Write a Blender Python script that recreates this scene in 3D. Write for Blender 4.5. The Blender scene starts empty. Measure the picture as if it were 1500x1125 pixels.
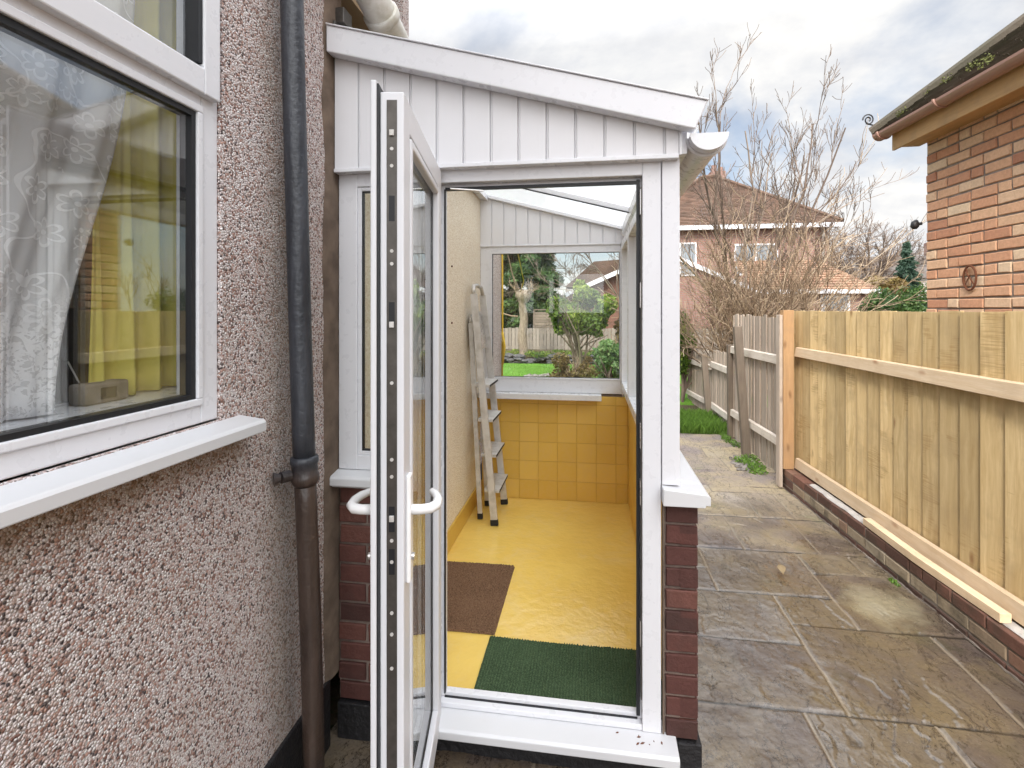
import bpy, math, random
import numpy as np
from mathutils import Vector, Matrix
R = math.radians
C = bpy.context.scene.collection
random.seed(7); RNG = np.random.default_rng(7)
SC = bpy.context.scene

# ------------------------------------------------------------------ camera, sky, sun
YAW = 8.6; EYE = 1.64; F = 760.0
cam = bpy.data.cameras.new('camera'); co = bpy.data.objects.new('camera', cam); C.objects.link(co)
cam.sensor_width = 36; cam.lens = 36 * F / 1500; cam.shift_y = -(562.5 - 455) / 1500
cam.clip_start = 0.02; cam.clip_end = 2000
co.location = (0, 0, EYE); co.rotation_euler = (R(90), 0, R(YAW)); SC.camera = co
SC.view_settings.view_transform = 'Standard'; SC.view_settings.look = 'None'
SC.view_settings.gamma = 1; SC.view_settings.exposure = .97
SC.cycles.use_denoising = True; SC.cycles.max_bounces = 9; SC.cycles.diffuse_bounces = 5
SC.cycles.transparent_max_bounces = 32; SC.cycles.sample_clamp_indirect = 6; SC.cycles.caustics_reflective = False

SUN_EL, SUN_AZ = 38, 197            # azimuth clockwise from +Y (behind the camera, a little to the left)
sun = bpy.data.lights.new('sun', 'SUN'); sun.energy = 1.5; sun.angle = R(12); sun.color = (1, .93, .83)
so = bpy.data.objects.new('sun', sun); C.objects.link(so)
sd = Vector((math.sin(R(SUN_AZ)) * math.cos(R(SUN_EL)), math.cos(R(SUN_AZ)) * math.cos(R(SUN_EL)), math.sin(R(SUN_EL))))
so.rotation_euler = sd.to_track_quat('Z', 'Y').to_euler(); so.location = sd * 30

class NT:
    """small node-tree writer"""
    def __init__(s, tree): s.t = tree; s.t.nodes.clear()
    def n(s, typ, ins=None, **props):
        nd = s.t.nodes.new(typ)
        for k, v in props.items(): setattr(nd, k, v)
        for k, v in (ins or {}).items():
            sk = nd.inputs[k]
            if isinstance(v, bpy.types.NodeSocket): s.t.links.new(v, sk)
            elif isinstance(v, bpy.types.Node): s.t.links.new(v.outputs[0], sk)
            else:
                if isinstance(v, (tuple, list)) and len(v) == 3 and sk.type == 'RGBA': v = (*v, 1)
                sk.default_value = v
        return nd
    def math(s, op, a, b=0.0, c=0.0, clamp=False):
        return s.n('ShaderNodeMath', {0: a, 1: b, 2: c}, operation=op, use_clamp=clamp).outputs[0]
    def vmath(s, op, a, b=(0, 0, 0)):
        return s.n('ShaderNodeVectorMath', {0: a, 1: b}, operation=op).outputs[0]
    def mix(s, fac, a, b, blend='MIX'):
        nd = s.t.nodes.new('ShaderNodeMix'); nd.data_type = 'RGBA'; nd.blend_type = blend
        for k, v in ((0, fac), (6, a), (7, b)):
            if isinstance(v, bpy.types.NodeSocket): s.t.links.new(v, nd.inputs[k])
            else:
                if isinstance(v, (tuple, list)) and len(v) == 3: v = (*v, 1)
                nd.inputs[k].default_value = v
        return nd.outputs[2]
    def ramp(s, fac, stops, interp='LINEAR'):
        nd = s.n('ShaderNodeValToRGB', {0: fac}); cr = nd.color_ramp; cr.interpolation = interp
        while len(cr.elements) < len(stops): cr.elements.new(.5)
        for e, (p, c) in zip(cr.elements, stops):
            e.position = p; e.color = (*c, 1) if isinstance(c, (tuple, list)) else (c, c, c, 1)
        return nd.outputs[0]
    def maprange(s, v, a, b, c=0.0, d=1.0):
        return s.n('ShaderNodeMapRange', {0: v, 1: a, 2: b, 3: c, 4: d}).outputs[0]
    def noise(s, vec, scale, detail=4, rough=.55, dist=0.0, out=0):
        return s.n('ShaderNodeTexNoise', {'Vector': vec, 'Scale': scale, 'Detail': detail, 'Roughness': rough, 'Distortion': dist}).outputs[out]
    def obj(s, scale=None):
        v = s.n('ShaderNodeTexCoord').outputs['Object']
        return v if scale is None else s.n('ShaderNodeMapping', {'Vector': v, 'Scale': scale}).outputs[0]
    def attr(s, name): return s.n('ShaderNodeAttribute', attribute_name=name).outputs['Fac']
    def bump(s, h, strength=.3, dist=.01, normal=None):
        i = {'Height': h, 'Strength': strength, 'Distance': dist}
        if normal is not None: i['Normal'] = normal
        return s.n('ShaderNodeBump', i).outputs[0]
    def pbsdf(s, color, rough=.5, spec=.5, metal=0.0, normal=None, **extra):
        i = {'Base Color': color, 'Roughness': rough, 'Specular IOR Level': spec, 'Metallic': metal}
        if normal is not None: i['Normal'] = normal
        i.update(extra)
        return s.n('ShaderNodeBsdfPrincipled', i).outputs[0]
    def out(s, sh): s.n('ShaderNodeOutputMaterial', {0: sh})

w = bpy.data.worlds.new('World'); SC.world = w; w.use_nodes = True
N = NT(w.node_tree)
sky = N.n('ShaderNodeTexSky', sky_type='NISHITA', sun_disc=False, sun_elevation=R(SUN_EL), sun_rotation=R(SUN_AZ), dust_density=1.5)
skyc = N.mix(1.0, sky.outputs[0], (.115, .115, .115), 'MULTIPLY')
gen = N.n('ShaderNodeTexCoord').outputs['Generated']
sep = N.n('ShaderNodeSeparateXYZ', {0: gen})
zz = N.math('MAXIMUM', sep.outputs[2], 0.0)
den = N.math('ADD', zz, .28)
cv = N.n('ShaderNodeCombineXYZ', {0: N.math('DIVIDE', sep.outputs[0], den), 1: N.math('DIVIDE', sep.outputs[1], den), 2: 0.3})
n1 = N.noise(cv.outputs[0], 1.15, 7, .55, .25)
n2 = N.noise(N.vmath('ADD', cv.outputs[0], (5.3, 1.7, 2)), 2.6, 6, .6, .2)
cover = N.ramp(n1, [(.345, 0.0), (.54, 1.0)])
lum = N.ramp(n2, [(.28, (.56, .57, .60)), (.46, (.68, .685, .70)), (.62, (.82, .81, .79))])
cover2 = N.math('MAXIMUM', cover, N.maprange(zz, .0, .15, .9, .3))
col = N.mix(cover2, skyc, lum)
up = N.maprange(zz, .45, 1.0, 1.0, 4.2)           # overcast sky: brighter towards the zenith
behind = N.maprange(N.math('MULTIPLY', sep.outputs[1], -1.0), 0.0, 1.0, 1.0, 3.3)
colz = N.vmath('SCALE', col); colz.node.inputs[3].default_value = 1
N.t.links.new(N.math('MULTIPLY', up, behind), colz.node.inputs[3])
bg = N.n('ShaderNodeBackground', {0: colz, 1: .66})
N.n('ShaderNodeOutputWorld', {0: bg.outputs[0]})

# ------------------------------------------------------------------ mesh helpers
class MB:
    def __init__(s): s.v = []; s.f = []; s.t = []
    def add(s, vs, fs, tone=.5):
        b = len(s.v); s.v += [tuple(p) for p in vs]; s.f += [tuple(b + i for i in f) for f in fs]; s.t += [tone] * len(vs)
    def box(s, x0, x1, y0, y1, z0, z1, tone=.5):
        s.add([(x0, y0, z0), (x1, y0, z0), (x1, y1, z0), (x0, y1, z0), (x0, y0, z1), (x1, y0, z1), (x1, y1, z1), (x0, y1, z1)],
              [(0, 3, 2, 1), (4, 5, 6, 7), (0, 1, 5, 4), (1, 2, 6, 5), (2, 3, 7, 6), (3, 0, 4, 7)], tone); return s
    def hexa(s, p, tone=.5):
        s.add(p, [(0, 3, 2, 1), (4, 5, 6, 7), (0, 1, 5, 4), (1, 2, 6, 5), (2, 3, 7, 6), (3, 0, 4, 7)], tone); return s
    def prism_y(s, poly, y0, y1, tone=.5):       # poly of (x, z)
        n = len(poly)
        s.add([(x, y0, z) for x, z in poly] + [(x, y1, z) for x, z in poly],
              [tuple(range(n)), tuple(range(2 * n - 1, n - 1, -1))] + [(i, i + n, (i + 1) % n + n, (i + 1) % n) for i in range(n)], tone); return s
    def prism_x(s, poly, x0, x1, tone=.5):       # poly of (y, z)
        n = len(poly)
        s.add([(x0, y, z) for y, z in poly] + [(x1, y, z) for y, z in poly],
              [tuple(range(n)), tuple(range(2 * n - 1, n - 1, -1))] + [(i, i + n, (i + 1) % n + n, (i + 1) % n) for i in range(n)], tone); return s
    def bar(s, a, b, w, h, up=(0, 0, 1), tone=.5):   # rectangular bar from a to b
        a, b = Vector(a), Vector(b); d = (b - a).normalized(); u = Vector(up); sx = d.cross(u).normalized(); u = sx.cross(d)
        q = [(-1, -1), (1, -1), (1, 1), (-1, 1)]
        vs = [p + sx * (i * w / 2) + u * (j * h / 2) for p in (a, b) for i, j in q]
        s.add(vs, [(0, 1, 2, 3), (7, 6, 5, 4), (0, 4, 5, 1), (1, 5, 6, 2), (2, 6, 7, 3), (3, 7, 4, 0)], tone); return s
    def tube(s, pts, rad, n=12, caps=True, tone=.5):
        pts = [Vector(p) for p in pts]
        if not isinstance(rad, (list, tuple)): rad = [rad] * len(pts)
        vs = []; fs = []; ref = None
        for i, p in enumerate(pts):
            d = (pts[min(i + 1, len(pts) - 1)] - pts[max(i - 1, 0)]).normalized()
            if ref is None: ref = d.orthogonal().normalized()
            ref = (ref - d * ref.dot(d)); ref = ref.normalized() if ref.length > 1e-6 else d.orthogonal().normalized()
            bi = d.cross(ref)
            for k in range(n):
                a = 2 * math.pi * k / n; vs.append(p + (ref * math.cos(a) + bi * math.sin(a)) * rad[i])
        for i in range(len(pts) - 1):
            for k in range(n):
                k2 = (k + 1) % n; fs.append((i * n + k, i * n + k2, (i + 1) * n + k2, (i + 1) * n + k))
        if caps: fs.append(tuple(range(n - 1, -1, -1))); fs.append(tuple((len(pts) - 1) * n + k for k in range(n)))
        s.add(vs, fs, tone); return s
    def xform(s, m): s.v = [tuple(m @ Vector(p)) for p in s.v]; return s

ROOTLOC = {}
def link(name, mesh, mat, parent=None):
    o = bpy.data.objects.new(name, mesh); C.objects.link(o)
    if mat: mesh.materials.append(mat)
    if parent: o.parent = parent
    return o
def rootloc(parent):
    l = Vector((0, 0, 0))
    while parent: l += parent.location; parent = parent.parent
    return l
def build(name, mb, mat, parent=None, bevel=0, smooth=False, seg=2):
    me = bpy.data.meshes.new(name)
    if parent: L = rootloc(parent)
    else:
        a = np.array(mb.v); L = Vector(((a[:, 0].min() + a[:, 0].max()) / 2, (a[:, 1].min() + a[:, 1].max()) / 2, a[:, 2].min()))
    vs = [(x - L.x, y - L.y, z - L.z) for x, y, z in mb.v]
    me.from_pydata(vs, [], mb.f); me.update()
    at = me.attributes.new('tone', 'FLOAT', 'POINT'); at.data.foreach_set('value', np.array(mb.t, dtype=np.float32))
    if smooth: me.polygons.foreach_set('use_smooth', [True] * len(me.polygons))
    o = link(name, me, mat, parent)
    if not parent: o.location = L
    if bevel:
        b = o.modifiers.new('bevel', 'BEVEL'); b.width = bevel; b.segments = seg; b.limit_method = 'ANGLE'; b.angle_limit = R(40)
        b.harden_normals = False
    return o
def build_np(name, V, Fc, mat, parent=None, tone=None, smooth=False):
    """V (n,3), Fc (m,3|4)"""
    me = bpy.data.meshes.new(name)
    if parent: L = np.array(rootloc(parent))
    else: L = np.array([(V[:, 0].min() + V[:, 0].max()) / 2, (V[:, 1].min() + V[:, 1].max()) / 2, V[:, 2].min()])
    V = V - L; k = Fc.shape[1]
    me.vertices.add(len(V)); me.vertices.foreach_set('co', V.astype(np.float32).ravel())
    me.loops.add(Fc.size); me.loops.foreach_set('vertex_index', Fc.astype(np.int32).ravel())
    me.polygons.add(len(Fc)); me.polygons.foreach_set('loop_start', np.arange(0, Fc.size, k, dtype=np.int32))
    if smooth: me.polygons.foreach_set('use_smooth', np.ones(len(Fc), dtype=bool))
    me.update(calc_edges=True)
    if tone is not None:
        at = me.attributes.new('tone', 'FLOAT', 'POINT'); at.data.foreach_set('value', tone.astype(np.float32))
    o = link(name, me, mat, parent)
    if not parent: o.location = L
    return o
def tag(o, label=None, cat=None, group=None, kind=None):
    if label: o['label'] = label
    if cat: o['category'] = cat
    if group: o['group'] = group
    if kind: o['kind'] = kind
    return o
def thing(name, loc, label, cat, group=None):
    o = bpy.data.objects.new(name, None); C.objects.link(o); o.location = loc; o.empty_display_size = .1
    return tag(o, label, cat, group)

# numpy value noise
def vnoise(x, y, seed=0):
    xi = np.floor(x).astype(np.int64); yi = np.floor(y).astype(np.int64); xf = x - xi; yf = y - yi
    u = xf * xf * (3 - 2 * xf); v = yf * yf * (3 - 2 * yf)
    def h(a, b):
        n = (a * 374761393 + b * 668265263 + seed * 1442695041) & 0xffffffff
        n = ((n ^ (n >> 13)) * 1274126177) & 0xffffffff
        return ((n ^ (n >> 16)) & 0xffff) / 65535.0
    return (h(xi, yi) * (1 - u) + h(xi + 1, yi) * u) * (1 - v) + (h(xi, yi + 1) * (1 - u) + h(xi + 1, yi + 1) * u) * v
def fbm(x, y, seed=0, o=4, g=.5):
    s = 0; a = 1; t = 0
    for i in range(o): s = s + a * vnoise(x * 2 ** i, y * 2 ** i, seed + i * 17); t += a; a *= g
    return s / t
def grid_faces(nx, ny):
    i = np.arange(nx * ny).reshape(ny, nx)
    return np.stack([i[:-1, :-1].ravel(), i[:-1, 1:].ravel(), i[1:, 1:].ravel(), i[1:, :-1].ravel()], 1)

# ------------------------------------------------------------------ materials
MT = {}
def mat(name, fn):
    m = bpy.data.materials.new(name); m.use_nodes = True; N = NT(m.node_tree); N.out(fn(N)); MT[name] = m; return m

def pebble(palette, matrix, scale=118, strength=1.0, stains=False):
    def fn(N):
        p = N.obj()
        pw = N.vmath('ADD', p, N.vmath('SCALE', N.noise(p, 60, 2, .5, 0, 1)))
        pw2 = N.n('ShaderNodeVectorMath', {0: N.noise(p, 70, 2, .5, 0, 1)}, operation='SCALE'); pw2.inputs[3].default_value = .006
        q = N.vmath('ADD', p, pw2.outputs[0])
        v = N.n('ShaderNodeTexVoronoi', {'Vector': q, 'Scale': scale, 'Randomness': 1.0}, feature='F1')
        e = N.n('ShaderNodeTexVoronoi', {'Vector': q, 'Scale': scale, 'Randomness': 1.0}, feature='DISTANCE_TO_EDGE')
        sc = N.n('ShaderNodeSeparateColor', {0: v.outputs['Color']})
        big = N.noise(p, 3.5, 4, .6)
        c = N.ramp(sc.outputs[0], palette, 'CONSTANT')
        c = N.mix(N.maprange(N.noise(p, 260, 2), .3, .7, 0, .14 if stains else .03), c, (.30, .21, .18))
        gap = N.maprange(e.outputs['Distance'], .0, .13, 1, 0)
        c = N.mix(gap, c, matrix)
        c = N.mix(N.maprange(big, .45, .75, 0, .22 if stains else .08), c, (.30, .23, .17))
        if stains:   # rust wash under the sill, grime beside the pipe
            g = N.n('ShaderNodeSeparateXYZ', {0: N.n('ShaderNodeNewGeometry').outputs['Position']})
            nz = N.noise(p, 14, 5, .65)
            zb = N.math('ADD', g.outputs[2], N.math('MULTIPLY', nz, .12))
            under = N.math('MULTIPLY', N.math('MULTIPLY', N.maprange(zb, 1.25, 1.36), N.maprange(g.outputs[2], 1.325, 1.33, 1, 0)), N.maprange(g.outputs[1], 1.33, 1.38, 1, 0))
            c = N.mix(N.math('MULTIPLY', under, .75), c, (.26, .16, .07))
            yb = N.math('ADD', g.outputs[1], N.math('MULTIPLY', nz, .16))
            near = N.math('MULTIPLY', N.maprange(yb, 1.47, 1.60), N.maprange(g.outputs[1], 1.60, 1.68, 1, 0))
            c = N.mix(N.math('MULTIPLY', near, .55), c, N.mix(N.noise(p, 6, 3), (.13, .12, .12), (.26, .20, .12)))
        dome = N.math('SUBTRACT', 1.0, N.math('POWER', N.math('MULTIPLY', v.outputs['Distance'], 1.35), 2.0), clamp=True)
        hgt = N.math('ADD', N.math('MULTIPLY', dome, N.maprange(sc.outputs[1], 0, 1, .5, 1.15)), N.math('MULTIPLY', N.noise(p, 300, 2), .12))
        return N.pbsdf(c, .72, .3, normal=N.bump(hgt, strength, .0085))
    return fn
mat('pebbledash', pebble([(0, (.05, .045, .05)), (.12, (.26, .13, .10)), (.20, (.51, .31, .25)), (.30, (.67, .52, .48)), (.44, (.77, .67, .65)), (.60, (.88, .82, .82)), (.82, (.95, .93, .92))], (.31, .24, .22), 172, .75, True))
mat('cream_roughcast', pebble([(0, (.72, .62, .47)), (.2, (.80, .72, .58)), (.5, (.85, .78, .65)), (.8, (.90, .85, .74))], (.80, .71, .57), 110, .5))

def upvc_fn(base=(.70, .71, .745), rough=.28, dirt=.02, seed=0):
    def fn(N):
        p = N.obj()
        d = N.noise(N.vmath('ADD', p, (seed, 0, 0)), 7, 5, .65)
        streak = N.noise(N.obj((22, 22, 1.6)), 1.0, 4, .6)
        c = N.mix(N.math('MULTIPLY', N.maprange(d, .5, .8, 0, dirt), N.maprange(streak, .35, .75)), base, (.46, .43, .38))
        r = N.maprange(N.noise(p, 25, 3), .3, .7, rough - .02, rough + .03)
        return N.pbsdf(c, r, .5, normal=N.bump(N.noise(p, 9, 2), .03, .004))
    return fn
mat('upvc', upvc_fn()); mat('upvc_door', upvc_fn((.70, .71, .745), .40, .0, 3))
mat('upvc_sill', upvc_fn((.62, .63, .65), .3, .25, 5))
def clad_fn(N):
    p = N.obj()
    gr = N.noise(N.obj((260, 260, 3)), 1.0, 2, .5)
    c = N.mix(N.maprange(N.noise(p, 9, 4), .5, .8, 0, .10), (.72, .725, .755), (.60, .58, .57))
    return N.pbsdf(c, .42, .4, normal=N.bump(gr, .25, .0015))
mat('cladding', clad_fn)
mat('black_gasket', lambda N: N.pbsdf((.012, .013, .016), .45, .4))
mat('dark_metal', lambda N: N.pbsdf(N.mix(N.noise(N.obj(), 40, 4), (.05, .045, .04), (.13, .12, .11)), .42, .5, .6))
mat('steel', lambda N: N.pbsdf((.62, .61, .60), N.maprange(N.noise(N.obj(), 60, 4), .3, .7, .22, .4), .5, .95))
def alu(N):
    p = N.obj(); s = N.noise(N.obj((90, 90, 4)), 1, 3)
    c = N.mix(N.maprange(N.noise(p, 14, 4), .45, .7), (.60, .585, .57), (.44, .42, .39))
    return N.pbsdf(c, N.maprange(s, .3, .7, .35, .6), .5, .25, normal=N.bump(s, .1, .001))
mat('aluminium', alu)
mat('rubber', lambda N: N.pbsdf((.02, .02, .02), .7, .3))
def glass_fn(r0=.05, tint=(.96, .98, .97)):
    def fn(N):
        fac = N.n('ShaderNodeLayerWeight', {0: .5}).outputs['Facing']
        fr = N.math('ADD', r0, N.math('MULTIPLY', N.math('POWER', fac, 5.0), 1 - r0))
        nrm = N.bump(N.noise(N.obj(), 2.2, 2), .012, .02)
        g = N.n('ShaderNodeBsdfGlossy', {0: (1, 1, 1), 'Roughness': .0, 'Normal': nrm}).outputs[0]
        t = N.n('ShaderNodeBsdfTransparent', {0: tint}).outputs[0]
        return N.n('ShaderNodeMixShader', {0: fr, 1: t, 2: g}).outputs[0]
    return fn
mat('glass', glass_fn(.035)); mat('glass_double', glass_fn(.13, (.98, .99, .99)))
def poly(N):
    tr = N.n('ShaderNodeBsdfTranslucent', {0: (.95, .95, .93)}).outputs[0]
    tp = N.n('ShaderNodeBsdfTransparent', {0: (.97, .97, .96)}).outputs[0]
    m = N.n('ShaderNodeMixShader', {0: .68, 1: tr, 2: tp}).outputs[0]
    g = N.n('ShaderNodeBsdfGlossy', {0: (1, 1, 1), 'Roughness': .25}).outputs[0]
    return N.n('ShaderNodeMixShader', {0: .07, 1: m, 2: g}).outputs[0]
mat('polycarbonate', poly)

def brick_fn(stops, rough=.8, stain=(.20, .16, .13), stainamt=.35, bumpd=.003):
    def fn(N):
        p = N.obj(); t = N.attr('tone')
        c = N.ramp(t, stops)
        c = N.mix(N.maprange(N.noise(p, 45, 5, .65), .35, .7, 0, .45), c, N.mix(1.0, c, (.62, .55, .52), 'MULTIPLY'))
        c = N.mix(N.maprange(N.noise(p, 6, 5, .6), .5, .75, 0, stainamt), c, stain)
        h = N.math('ADD', N.noise(p, 90, 5, .7), N.math('MULTIPLY', N.noise(p, 22, 3), .8))
        return N.pbsdf(c, rough, .3, normal=N.bump(h, .8, bumpd))
    return fn
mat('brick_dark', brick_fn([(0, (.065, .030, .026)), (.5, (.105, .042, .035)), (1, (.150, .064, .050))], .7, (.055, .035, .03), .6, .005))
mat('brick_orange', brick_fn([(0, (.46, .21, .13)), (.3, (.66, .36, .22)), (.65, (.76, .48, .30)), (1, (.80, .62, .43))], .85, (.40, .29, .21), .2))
mat('brick_low', brick_fn([(0, (.075, .045, .036)), (.35, (.15, .080, .060)), (.6, (.24, .115, .080)), (.72, (.36, .29, .20)), (1, (.50, .44, .33))], .8, (.075, .062, .045), .85, .006))
def mortar_fn(base, dark):
    def fn(N):
        p = N.obj()
        return N.pbsdf(N.mix(N.maprange(N.noise(p, 12, 5), .35, .65), base, dark), .9, .2, normal=N.bump(N.noise(p, 120, 4, .7), .8, .004))
    return fn
mat('mortar_dark', mortar_fn((.26, .20, .17), (.15, .115, .10)))
mat('mortar_grey', mortar_fn((.30, .26, .22), (.20, .17, .145)))
mat('mortar_light', mortar_fn((.55, .52, .48), (.42, .40, .37)))
mat('mortar_brown', mortar_fn((.20, .15, .115), (.12, .09, .07)))
mat('black_paint', lambda N: N.pbsdf(N.mix(N.noise(N.obj(), 9, 5), (.008, .008, .010), (.022, .021, .022)), .5, .35, normal=N.bump(N.noise(N.obj(), 45, 5), .9, .01)))

def wood_fn(axis, light, dark, knot=(.20, .11, .05), grey=0.0, rough=.75, knots=True, saw=False):
    sc = [1, 1, 1]
    def fn(N):
        s1 = [34, 34, 34]; s1[axis] = 1.6
        t = N.attr('tone'); p = N.obj()
        off = N.n('ShaderNodeCombineXYZ', {0: N.math('MULTIPLY', t, 31.7), 1: N.math('MULTIPLY', t, 17.3), 2: N.math('MULTIPLY', t, 9.1)}).outputs[0]
        q = N.vmath('ADD', p, off)
        warp = N.n('ShaderNodeVectorMath', {0: N.noise(q, 4, 3, .5, 0, 1)}, operation='SCALE'); warp.inputs[3].default_value = .06
        q2 = N.vmath('ADD', q, warp.outputs[0])
        g = N.noise(N.n('ShaderNodeMapping', {'Vector': q2, 'Scale': s1}).outputs[0], 1, 5, .62)
        s2 = [160, 160, 160]; s2[axis] = 5
        fine = N.noise(N.n('ShaderNodeMapping', {'Vector': q, 'Scale': s2}).outputs[0], 1, 3, .6)
        c = N.mix(N.maprange(g, .3, .72), light, dark)
        c = N.mix(N.maprange(fine, .42, .75, 0, .5), c, dark)
        c = N.mix(N.maprange(t, 0, 1, 0, .5), c, N.mix(.5, dark, light))
        br = N.maprange(N.math('FRACT', N.math('MULTIPLY', t, 7.31)), 0, 1, .74, 1.12)
        cs = N.n('ShaderNodeVectorMath', {0: c}, operation='SCALE'); N.t.links.new(br, cs.inputs[3]); c = cs.outputs[0]
        if knots:
            s3 = [7.5, 7.5, 7.5]; s3[axis] = 3.0
            vv = N.n('ShaderNodeTexVoronoi', {'Vector': N.n('ShaderNodeMapping', {'Vector': q2, 'Scale': s3}).outputs[0], 'Scale': 1.0}, feature='F1')
            k = N.maprange(vv.outputs['Distance'], .04, .15, 1, 0)
            sel = N.n('ShaderNodeSeparateColor', {0: vv.outputs['Color']}).outputs[0]
            k = N.math('MULTIPLY', k, N.math('GREATER_THAN', sel, .45))
            c = N.mix(N.math('MULTIPLY', k, .75), c, knot)
        if saw:   # cross-grain saw marks and darker damp blotches
            s4 = [8, 8, 8]; s4[axis] = 150
            sw = N.math('MULTIPLY', N.noise(N.n('ShaderNodeMapping', {'Vector': q, 'Scale': s4}).outputs[0], 1, 2, .5), N.maprange(N.noise(q, 3.5, 3), .48, .62))
            c = N.mix(N.maprange(sw, .40, .62, 0, .5), c, (.36, .22, .08))
        st = N.maprange(N.noise(q, 5, 4, .6), .48, .70, 0, .5)
        c = N.mix(st, c, N.mix(.5, dark, (.30, .24, .17)))
        return N.pbsdf(c, rough, .3, normal=N.bump(N.math('ADD', g, N.math('MULTIPLY', fine, .7)), .45, .0025))
    return fn
mat('new_boards', wood_fn(2, (.84, .66, .37), (.52, .355, .15), (.24, .12, .05), saw=True))
mat('new_rail', wood_fn(1, (.86, .70, .50), (.70, .51, .31), (.30, .13, .06)))
mat('post_wood', wood_fn(2, (.53, .34, .18), (.38, .22, .105), (.18, .08, .03)))
mat('old_boards', wood_fn(2, (.62, .53, .44), (.40, .32, .25), (.18, .13, .10)))
mat('old_rail', wood_fn(1, (.72, .66, .57), (.52, .45, .37), (.25, .18, .12)))
mat('old_post', wood_fn(2, (.27, .22, .17), (.16, .125, .095), (.10, .07, .05)))
mat('far_boards', wood_fn(2, (.33, .29, .24), (.20, .17, .14), knots=False))
mat('fascia_wood', wood_fn(1, (.60, .39, .18), (.46, .28, .12), knots=False, rough=.5))

def floor_fn(N):
    p = N.obj()
    c = N.mix(N.maprange(N.noise(p, 3, 5, .6), .35, .7), (.84, .60, .15), (.78, .53, .12))
    sep = N.n('ShaderNodeSeparateXYZ', {0: p})
    wear = N.math('MULTIPLY', N.maprange(N.noise(N.vmath('ADD', p, (3, 1, 0)), 5, 7, .7, .6), .50, .72), N.maprange(sep.outputs[1], 0.9, 1.6, 1, .15))
    c = N.mix(N.math('MULTIPLY', wear, .35), c, (.78, .62, .34))
    h = N.math('ADD', N.noise(p, 14, 5, .55), N.math('MULTIPLY', N.noise(p, 70, 3), .12))
    return N.pbsdf(c, N.maprange(N.noise(p, 8, 4), .3, .7, .07, .17), .5, normal=N.bump(h, .36, .014))
mat('yellow_floor', floor_fn)
mat('yellow_skirting', lambda N: N.pbsdf(N.mix(N.noise(N.obj(), 8, 4), (.66, .43, .08), (.56, .35, .06)), .35, .5, normal=N.bump(N.noise(N.obj(), 20, 3), .2, .006)))
def tile_fn(N):
    t = N.attr('tone'); p = N.obj()
    c = N.ramp(t, [(0, (.58, .36, .06)), (.5, (.68, .44, .085)), (1, (.78, .55, .15))])
    c = N.mix(N.maprange(N.noise(p, 28, 4, .6), .4, .7, 0, .35), c, (.66, .44, .16))
    return N.pbsdf(c, .4, .4, normal=N.bump(N.noise(p, 40, 4), .25, .002))
mat('yellow_tile', tile_fn)
mat('grout', lambda N: N.pbsdf((.50, .31, .07), .8, .2))
def mat_fn(a, b, sc=(260, 260, 260), stripe=None):
    def fn(N):
        p = N.obj()
        n = N.noise(p, 190, 3, .7)
        c = N.mix(N.maprange(n, .38, .62), a, b)
        if stripe: c = N.mix(N.maprange(N.math('SINE', N.math('MULTIPLY', N.n('ShaderNodeSeparateXYZ', {0: p}).outputs[0], stripe)), .2, 1, 0, .55), c, a)
        c = N.mix(N.maprange(N.noise(p, 5, 3), .4, .7, 0, .25), c, b)
        return N.pbsdf(c, .9, .15, normal=N.bump(n, .8, .004))
    return fn
mat('brown_mat', mat_fn((.075, .040, .022), (.27, .16, .095)))
mat('green_mat', mat_fn((.022, .042, .020), (.100, .155, .080), stripe=523))

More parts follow.
